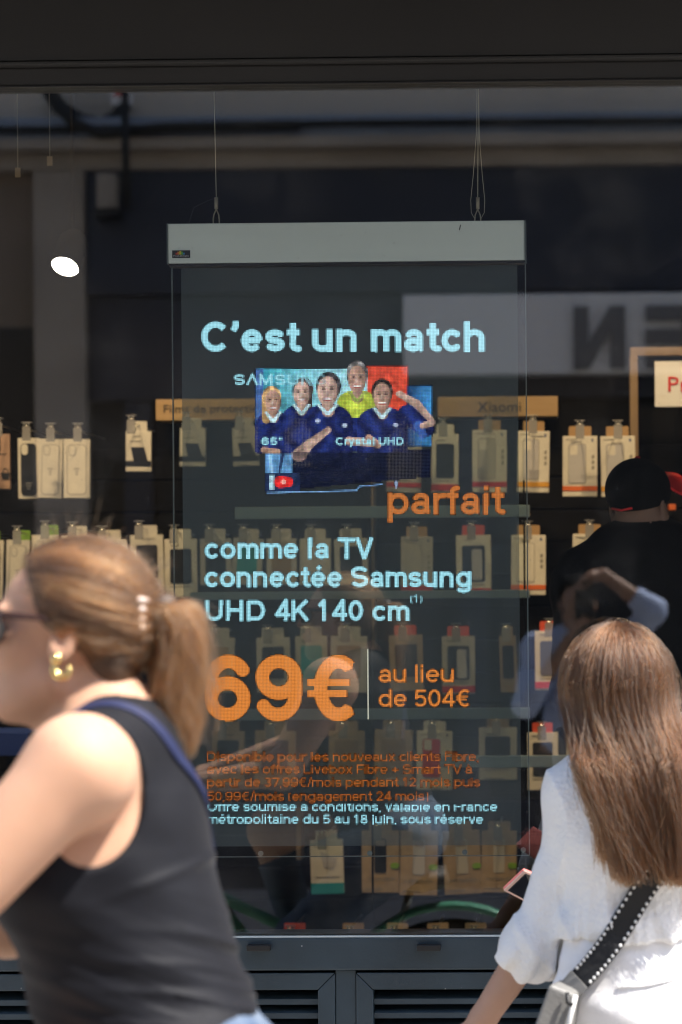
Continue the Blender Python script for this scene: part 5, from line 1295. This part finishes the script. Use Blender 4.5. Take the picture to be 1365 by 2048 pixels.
def blouse2(p):
    t = torso2(p) - .014
    b = np.exp(-((p[:, 2] - hemz - .03) / .035) ** 2) * .010
    sl = rc(p, sL2, B_(1124, 1740, .01), .058, .050); sl = smin(sl, rc(p, B_(1124, 1740, .01), B_(1090, 1862, .02), .050, .056), .02)
    sl = smin(sl, el(p, B_(1066, 1902, .02), (.070, .066, .060)), .03)
    sr = rc(p, sR2, eR2, .062, .062); sr = smin(sr, el(p, eR2 * .75 + hR2 * .25, (.07, .07, .06)), .03)
    t = smax(t - b, hemz - p[:, 2], .006)
    t = smin(t, sl, .025); t = smin(t, sr, .025)
    ang = p[:, 0] * 150 + p[:, 1] * 110
    low = np.exp(-((p[:, 2] - B_(1066, 1930)[2]) / .05) ** 2) * (p[:, 0] < B_(1150, 1900)[0])
    t = t - folds(p, .0040, 46, (1, .3, .25), 3.0) - .0055 * (1 - np.abs(np.sin(p[:, 0] * 34 + p[:, 2] * 13 + 1.5 * np.sin(p[:, 2] * 14)))) ** 2.2 - low * .0048 * np.sin(ang) - .0016 * np.exp(-((p[:, 2] - hemz - .03) / .05) ** 2) * np.sin(p[:, 0] * 230 + 2 * np.sin(p[:, 0] * 60)) * (p[:, 0] > B_(1150, 1900)[0])
    cuff = (p - B_(1062, 1968, .02)) @ ((wL2 - eL2) / np.linalg.norm(wL2 - eL2) * .35 + V(0, 0, -.9))
    left = p[:, 0] < B_(1165, 1900)[0]
    t = np.where(left, smax(t, cuff, .006), t)
    nk_ = np.linalg.norm(p - B_(1275, 1500), axis=1) - .085
    return smax(t, -nk_, .006)
sdf_obj('blouse', blouse2, (B_(960, 1900)[0], Y1 - .26, B_(1000, 2010)[2]), (bc_[0] + .34, Y1 + .42, 1.36), .0055, MT['white_cotton'], p2)
def pants2(p):
    t = smin(torso2(p), legs2(p), .05) - .010 - folds(p, .0022, 70, (.5, .2, 1), 4.0)
    t = smax(t, p[:, 2] - hemz - .012, .004)
    return smax(t, .17 - p[:, 2], .004)
sdf_obj('trousers', pants2, (bc_[0] - .30, Y1 - .34, .10), (bc_[0] + .30, Y1 + .34, hemz + .04), .007, MT['white_twill'], p2)
sdf_obj('shoes', lambda p: feet2(p) - .006, (bc_[0] - .30, Y1 - .34, -.0), (bc_[0] + .30, Y1 + .44, .17), .008, MT['white_twill'], p2)
for k, (a, b) in enumerate((((1236, 1972), (1365, 1955)), ((1246, 1878), (1420, 1868)))):   # yoke seam and waistband seam
    ribbon('seam', [B_(a[0], a[1], -.16), B_((a[0] + b[0]) / 2, (a[1] + b[1]) / 2 + 6, -.16), B_(b[0], b[1], -.16)], lambda p: smin(torso2(p), legs2(p), .05) - .0125, .005, .0012, MT['white_twill'], p2, 24)
# hair
HC2 = B_(1237, 1372); HR2 = V(.100, .113, .113)
def hcap2(p):
    q = head_local(p, H2)
    d = el(p, HC2, HR2 - .008)
    d = smax(d, np.minimum((q[:, 0] - .045), 1e9) * .9 - np.clip(q[:, 2] - .05, 0, 1) * .8, .01)
    lo_ = rc((p - B_(1250, 1420, -.06)) * V(1, 1.6, 1), V(0, 0, 0), (B_(1328, 1690, -.115) - B_(1250, 1420, -.06)) * V(1, 1.6, 1), .070, .048) * .7
    return smin(d, lo_, .03)
sdf_obj('hair_mass', hcap2, B_(1090, 1800, -.30) - .02, B_(1480, 1230, .16) + .03, .0065, MT['hair_base_brown'], p2)
arr = []; KN = 22; LK = []
fwd2 = H2[1][:, 0]; fphi = math.atan2(fwd2[1], fwd2[0])
def one_strand(d, depth, s_j, ye, jit):
    """crown to tip, lying outside the skull and down the back"""
    root = HC2 + d * HR2
    phi = math.atan2(d[1], d[0]); dl = (phi - fphi + math.pi) % (2 * math.pi) - math.pi
    lim = 1.12
    if abs(dl) < lim: phi = fphi + math.copysign(lim, dl if dl != 0 else 1)
    ring = HC2 + V(math.cos(phi) * HR2[0], math.sin(phi) * HR2[1], -.035) * 1.02
    s_ = np.clip((ring[0] - HC2[0]) / HR2[0] + s_j, -1.05, 1.05)
    mid = 1440 + .45 * (ye - 1440)
    def fall(py):
        c_ = np.interp(py, [1430, 1560, 1740, 1800], [1250, 1285, 1325, 1335]); hf = np.interp(py, [1430, 1520, 1620, 1740, 1800], [106, 110, 98, 76, 62])
        return c_ + s_ * hf
    back = -.100 - .045 * depth; frt = max(0, math.sin(phi))
    ctl = [root, HC2 + (lambda v: v / np.linalg.norm(v))(d * .6 + V(math.cos(phi), math.sin(phi), .15) * .6) * HR2, ring,
           B_(fall(1520) + jit[0] * 6, 1520, back * (1 - .4 * frt)), B_(fall(mid) + jit[1] * 8, mid, back - .010 + jit[2] * .006), B_(fall(ye) + jit[0] * 14, ye, back - .004 + jit[2] * .010)]
    P = spline(ctl, KN); k0 = np.linalg.norm((P - HC2) / HR2, axis=1); tgt = 1.03 + .07 * depth
    P = np.where(((k0 < tgt) & (P[:, 2] > HC2[2] - .09))[:, None], HC2 + (P - HC2) * (tgt / np.maximum(k0, .2))[:, None], P)
    for _ in range(4): P[1:-1] = .25 * P[:-2] + .5 * P[1:-1] + .25 * P[2:]
    return P
def ok_root(d):
    q = (HC2 + d * HR2 - H2[0]) @ H2[1]
    return d[2] > -.15 and not (q[0] > .055 and q[2] < .085)
guides = 0
while guides < 190:
    d = RNG.normal(size=3); d /= np.linalg.norm(d)
    if not ok_root(d): continue
    guides += 1; ltone = RNG.uniform(0, 1)
    depth = RNG.uniform(0, 1); sj = RNG.normal() * .10; ye = 1776 - 60 * RNG.uniform(0, 1) ** 1.6; jit = RNG.normal(size=3)
    ph_ = RNG.uniform(0, 6); amp = RNG.uniform(.001, .004); fq = RNG.uniform(5, 9)
    wv_ = np.stack([amp * np.sin(np.linspace(0, fq, KN) + ph_), amp * .6 * np.cos(np.linspace(0, fq, KN) + ph_), 0 * np.zeros(KN)], 1) * np.linspace(0, 1, KN)[:, None]
    for k in range(int(RNG.integers(28, 58))):
        d2 = d + RNG.normal(size=3) * .13; d2 /= np.linalg.norm(d2)
        if not ok_root(d2): continue
        P = one_strand(d2, np.clip(depth + RNG.normal() * .10, 0, 1.2), sj + RNG.normal() * .035, ye - abs(RNG.normal()) * 14, jit + RNG.normal(size=3) * .55)
        fz_ = np.cumsum(RNG.normal(size=(KN, 3)) * V(1, 1, .4), 0) * .0007; arr.append(P + wv_ + fz_ - fz_[:1]); LK.append(np.clip(ltone + RNG.normal() * .12, 0, 1))
for k in range(420):      # stray hairs
    d = RNG.normal(size=3); d[2] = abs(d[2]); d /= np.linalg.norm(d)
    if not ok_root(d): continue
    P = one_strand(d, 1.2, RNG.normal() * .25, 1770 - 160 * RNG.uniform(), RNG.normal(size=3) * 1.6); arr.append(P + np.linspace(0, 1, KN)[:, None] * RNG.normal(size=3) * .016 * V(1, 1, .2) + np.cumsum(RNG.normal(size=(KN, 3)), 0) * .0013); LK.append(RNG.uniform(0, 1))
strands('hair', arr, .00055, .00035, HM_B, p2, LK)
# cross-body bag
bag = empty('shoulder_bag', tuple(B_(1110, 2030, -.16)), 'grey bag on a black strap edged with white stitches, worn by the woman in white', 'bag')
fcl = lambda p: np.minimum(smin(torso2(p), legs2(p), .05), np.where(p[:, 2] > hemz, torso2(p), 1)) - .028
st1, Ps, Ns, Ws = ribbon('strap', [B_(1420, 1620, -.10), B_(1360, 1690, -.13), B_(1312, 1752, -.14), B_(1258, 1832, -.15), B_(1205, 1905, -.14), B_(1163, 1962, -.12)], fcl, .046, .0022, MT['webbing'], bag, 70)
mb = MB()
for i in range(2, 68, 2):
    for s in (-1, 1):
        for f_ in (0.0,):
            c = Ps[i] + Ws[i] * s * .0185 + Ns[i] * .0026; mb.ball(tuple(c), .0034, 6)
q = under(mb.build('stitches', MT['stitch']), bag); tag(q, kind='stuff')
e0 = Ps[-1]; tdir = (Ps[-1] - Ps[-3]); tdir /= np.linalg.norm(tdir); wv, nv = Ws[-1], Ns[-1]
def sb(u, w, n): return tuple(e0 + tdir * u + wv * w + nv * n)
under(MB().prism([sb(-.004, -.023, .003), sb(-.004, .023, .003), sb(.038, .021, .004), sb(.056, .010, .004), sb(.056, -.010, .004), sb(.038, -.021, .004)], tuple(nv * .004)).build('strap_end', MT['bag_grey']), bag)
under(MB().tube([sb(.054, -.009, .006), sb(.070, -.010, .006), sb(.074, 0, .006), sb(.070, .010, .006), sb(.054, .009, .006), sb(.054, -.009, .006)], .0022, 8).build('ring', MT['steel'], None, True), bag)
b0, b1, b2, b3 = B_(1098, 1968, -.17), B_(1150, 1988, -.17), B_(1118, 2130, -.17), B_(1040, 2130, -.17)
o = under(MB().prism([tuple(b0), tuple(b1), tuple(b2), tuple(b3)], (.02, .07, 0)).build('bag_body', MT['bag_grey']), bag); bv = o.modifiers.new('bevel', 'BEVEL'); bv.width = .008; bv.segments = 3
under(MB().tube([tuple(B_(1152, 1990, -.178)), tuple(B_(1142, 2030, -.182)), tuple(B_(1124, 2120, -.18))], .0045, 8).build('zip', MT['stitch'], None, True), bag)
under(MB().tube([tuple(B_(1135, 1985, -.178)), tuple(B_(1136, 2005, -.184)), tuple(B_(1146, 2010, -.184))], .004, 8).build('zip_pull', MT['rubber'], None, True), bag)
# phone in her right hand
ph = empty('phone', tuple(B_(1060, 1780, .34)), 'phone in a coral pink case poking out beside the white sleeve', 'phone')
a, b, c, d = B_(1006, 1778, .32), B_(1048, 1738, .30), B_(1120, 1768, .36), B_(1082, 1818, .38)
nrm = np.cross(b - a, d - a); nrm /= np.linalg.norm(nrm); nrm = nrm if nrm[1] < 0 else -nrm
cen = (a + b + c + d) / 4
def slab_(k, o0, o1, m, nm):
    pts = [tuple(cen + (v - cen) * k + nrm * o0) for v in (a, b, c, d)]
    o = under(MB().prism(pts, tuple(nrm * (o1 - o0))).build(nm, MT[m]), ph); bv = o.modifiers.new('bevel', 'BEVEL'); bv.width = .004; bv.segments = 3; return o
slab_(1.0, -.005, .002, 'case_coral', 'case'); slab_(.99, .002, .005, 'case_rim', 'rim'); slab_(.86, .003, .006, 'screen_glass', 'screen')

# ------------------------------------------------------------------ man with a cap inside the shop
Y2 = .90
def C_(px, py, dy=0.0): return W(px, py, Y2 + dy)
H3 = head_frame(C_(1279, 1014), (.44, .89, -.04), s=.92)
def torso3(p):
    c0 = C_(1290, 1250); q = (p - c0) * V(1, 1 / .68, 1)
    d = rc(q, V(0, 0, .10), V(0, 0, -.25), .165, .165); d = smin(d, rc(q, V(0, 0, -.25), V(0, 0, -.50), .165, .16), .05) * .75
    for x in (1170, 1415): d = smin(d, rc(p, C_(1288, 1105), C_(x, 1165), .055, .070), .06)
    return d
s3 = [C_(1165, 1172), C_(1418, 1172)]; e3 = [C_(1150, 1385, .05), C_(1440, 1385, .05)]; w3 = [C_(1190, 1520, .26), C_(1400, 1500, .28)]
def arms3(p): return np.minimum(*[smin(rc(p, s3[i], e3[i], .062, .048), rc(p, e3[i], w3[i], .046, .032), .03) for i in (0, 1)])
h3 = [C_(1230, 1640), C_(1350, 1640)]
f3 = [V(h3[0][0] - .02, Y2, .16), V(h3[1][0] + .03, Y2 + .05, .16)]
def legs3(p): return np.minimum(*[rc(p, h3[i], f3[i], .10, .055) for i in (0, 1)])
def feet3(p): return np.minimum(*[rc(p, f3[i] + V(0, -.03, -.03), f3[i] + V(.05, .16, -.04), .042, .034) for i in (0, 1)])
def body3(p):
    d = smin(head_sdf(p, H3), rc(p, C_(1282, 1050), C_(1288, 1120), .058, .062), .025)
    d = smin(d, torso3(p), .04); d = smin(d, arms3(p), .03); d = smin(d, legs3(p), .05); d = smin(d, feet3(p), .02)
    for i, s in ((0, 1), (1, -1)): d = smin(d, hand_sdf(p, w3[i], (.1, 1, .1), (0, 0, -1), 1.05, .4, thumb_side=s), .012)
    return d
p3 = empty('person', (float(C_(1285, 1200)[0]), Y2, 0.08), 'man in black with a dark red-brimmed cap, seen from behind in the shop', 'person')
cx3 = float(C_(1285, 1200)[0])
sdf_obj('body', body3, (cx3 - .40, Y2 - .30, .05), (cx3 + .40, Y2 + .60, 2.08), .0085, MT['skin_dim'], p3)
def jacket3(p):
    t = smin(torso3(p), arms3(p), .03) - .014 - folds(p, .003, 50, (.4, .2, 1), 5.0)
    col_ = rc(p, C_(1284, 1078), C_(1288, 1120), .066, .085)
    t = smin(t, col_, .02)
    t = smax(t, C_(1290, 1660)[2] - p[:, 2], .004)
    t = smax(t, -(rc(p, C_(1282, 1000), C_(1285, 1072), .06, .062)), .004)
    for w_ in w3: t = smax(t, -(np.linalg.norm(p - w_ - V(0, .06, 0), axis=1) - .075), .004)
    return t
sdf_obj('jacket', jacket3, (cx3 - .36, Y2 - .28, .9), (cx3 + .36, Y2 + .44, 1.86), .0085, MT['black_cloth'], p3)
sdf_obj('trousers', lambda p: smax(smax(smin(torso3(p), legs3(p), .05) - .010, p[:, 2] - C_(1290, 1652)[2], .004), .20 - p[:, 2], .004), (cx3 - .3, Y2 - .25, .15), (cx3 + .32, Y2 + .3, 1.30), .011, MT['trousers_dark'], p3)
sdf_obj('shoes', lambda p: smax(feet3(p) - .008, .085 - p[:, 2], .004), (cx3 - .3, Y2 - .2, .05), (cx3 + .34, Y2 + .35, .28), .011, MT['shoe'], p3)
cap = empty('cap', tuple(C_(1279, 960)), 'black baseball cap with bright red brim on the man in the shop', 'cap')
def crown3(p):
    q = head_local(p, H3)
    d = el(q, (-.010, 0, .046), (.111, .089, .091))
    return smax(d, -(q[:, 2] - (.012 + .30 * (q[:, 0] - .02))), .003)
sdf_obj('crown', crown3, C_(1180, 1090, -.16), C_(1380, 890, .16), .005, MT['cap_black'], cap)
def brim3(p):
    q = head_local(p, H3); 
    z_ = .104 - 8.0 * q[:, 1] ** 2 + .05 * (q[:, 0] - .09)
    d = np.abs(q[:, 2] - z_) * .8 - .0045
    out = el(q * V(1, 1, 0), (.100, 0, 0), (.118, .090, 1))
    return smax(smax(d, out, .003), -(el(q, (-.010, 0, .046), (.104, .083, .1))), .003)
sdf_obj('brim', brim3, C_(1230, 1060, -.10), C_(1460, 880, .32), .004, MT['cap_red'], cap)
under(MB().ball(tuple(head_world((-.015, 0, .137), H3)), (.008, .008, .005), 10).build('button', MT['cap_red'], None, True), cap)
under(MB().tube([tuple(head_world((-.112, -.03, -.012), H3)), tuple(head_world((-.118, 0, -.018), H3)), tuple(head_world((-.112, .03, -.012), H3))], .006, 8, True, .5).build('strap', MT['cap_red'], None, True), cap)
ind = tag(wallbox('indicator_light', 'orange', 1338, 1008, 1352, 1020, 1.88, .10), 'small orange lit indicator beside the man\'s ear', 'indicator')

# ------------------------------------------------------------------ photographer at the camera (shows only mirrored in the glass)
cx4 = .542
H4 = head_frame((cx4 - .035, -5.64, 1.60), (0.02, 1, -.02), s=1.02)
sh4 = [V(cx4 - .22, -5.68, 1.40), V(cx4 + .17, -5.68, 1.40)]
el4 = [V(cx4 - .27, -5.56, 1.15), V(cx4 + .31, -5.56, 1.57)]
wr4 = [V(cx4 - .07, -5.50, 1.44), V(cx4 + .085, -5.535, 1.735)]
hp4 = [V(cx4 - .12, -5.70, .92), V(cx4 + .07, -5.70, .92)]; ft4 = [V(cx4 - .16, -5.68, .10), V(cx4 + .12, -5.74, .10)]
def torso4(p):
    c0 = V(cx4 - .025, -5.69, 1.2); q = (p - c0) * V(1, 1 / .68, 1)
    d = rc(q, V(0, 0, .12), V(0, 0, -.22), .155, .15); d = smin(d, rc(q, V(0, 0, -.22), V(0, 0, -.30), .15, .155), .05) * .75
    for i in (0, 1): d = smin(d, rc(p, V(cx4 - .03, -5.69, 1.46), sh4[i], .05, .062), .05)
    return d
def arms4(p): return np.minimum(*[smin(rc(p, sh4[i], el4[i], .055, .045), rc(p, el4[i], wr4[i], .043, .029), .03) for i in (0, 1)])
def legs4(p): return np.minimum(*[rc(p, hp4[i], ft4[i], .09, .048) for i in (0, 1)])
def feet4(p): return np.minimum(*[rc(p, ft4[i] + V(0, -.03, -.05), ft4[i] + V(0, .17, -.06), .04, .032) for i in (0, 1)])
def body4(p):
    d = smin(head_sdf(p, H4), rc(p, V(cx4 - .03, -5.67, 1.53), V(cx4 - .03, -5.69, 1.44), .052, .058), .025)
    d = smin(d, torso4(p), .04); d = smin(d, arms4(p), .03); d = smin(d, legs4(p), .05); d = smin(d, feet4(p), .02)
    d = smin(d, hand_sdf(p, wr4[0], (.7, .25, .65), (.3, -.3, .6), 1.0, .45, thumb_side=1), .012)
    d = smin(d, hand_sdf(p, wr4[1], (-.9, .2, -.15), (0, .2, -1), 1.0, .55, thumb_side=1), .012)
    return d
p4 = empty('person', (cx4, -5.69, 0), 'photographer in a light blue shirt raising a camera, mirrored in the glass', 'person')
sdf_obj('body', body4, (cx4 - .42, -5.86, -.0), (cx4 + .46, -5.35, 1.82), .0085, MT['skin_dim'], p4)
def shirt4(p):
    t = smin(torso4(p), arms4(p), .03) - .013 - folds(p, .003, 60, (.4, .2, 1), 6.0)
    t = smax(t, .86 - p[:, 2], .004)
    t = smax(t, -(rc(p, V(cx4 - .03, -5.66, 1.56), V(cx4 - .03, -5.68, 1.50), .065, .07)), .004)
    for i in (0, 1): t = smax(t, -(rc(p, el4[i] * .45 + wr4[i] * .55, wr4[i] * 1.0, .06, .07)), .004)
    return t
sdf_obj('shirt', shirt4, (cx4 - .40, -5.86, .82), (cx4 + .44, -5.42, 1.76), .0085, MT['shirt_blue'], p4)
sdf_obj('trousers', lambda p: smax(smax(smin(torso4(p), legs4(p), .05) - .010, p[:, 2] - .93, .004), .13 - p[:, 2], .004), (cx4 - .35, -5.9, .08), (cx4 + .35, -5.45, 1.0), .011, MT['trousers_dark'], p4)
sdf_obj('shoes', lambda p: smax(feet4(p) - .008, .004 - p[:, 2], .003), (cx4 - .35, -5.9, -.02), (cx4 + .35, -5.4, .16), .011, MT['shoe'], p4)
sdf_obj('hair', lambda p: smax(el(head_local(p, H4), (-.014, 0, .046), (.108, .084, .090)) * 1.0, (head_local(p, H4)[:, 0] - np.interp(head_local(p, H4)[:, 2], [-.08, .0, .09, .13], [-.05, .0, .07, .1])) * .8, .01), V(cx4 - .2, -5.8, 1.45), V(cx4 + .13, -5.5, 1.8), .007, MT['black_cloth'], p4)
dc = empty('photo_camera', (cx4, -5.47, 1.6), 'black camera held upright by the photographer in the reflection', 'camera')
under(MB().box(cx4 - .045, cx4 + .04, -5.535, -5.475, 1.535, 1.668, .008).build('body', MT['camera_body']), dc)
under(MB().lathe([(.034, -.056), (.037, -.04), (.037, -.02), (.039, -.015), (.039, 0), (.033, 0), (.030, -.006)], (cx4, -5.42, 1.6), 28, 'Y').build('lens_barrel', MT['camera_body'], None, True), dc)
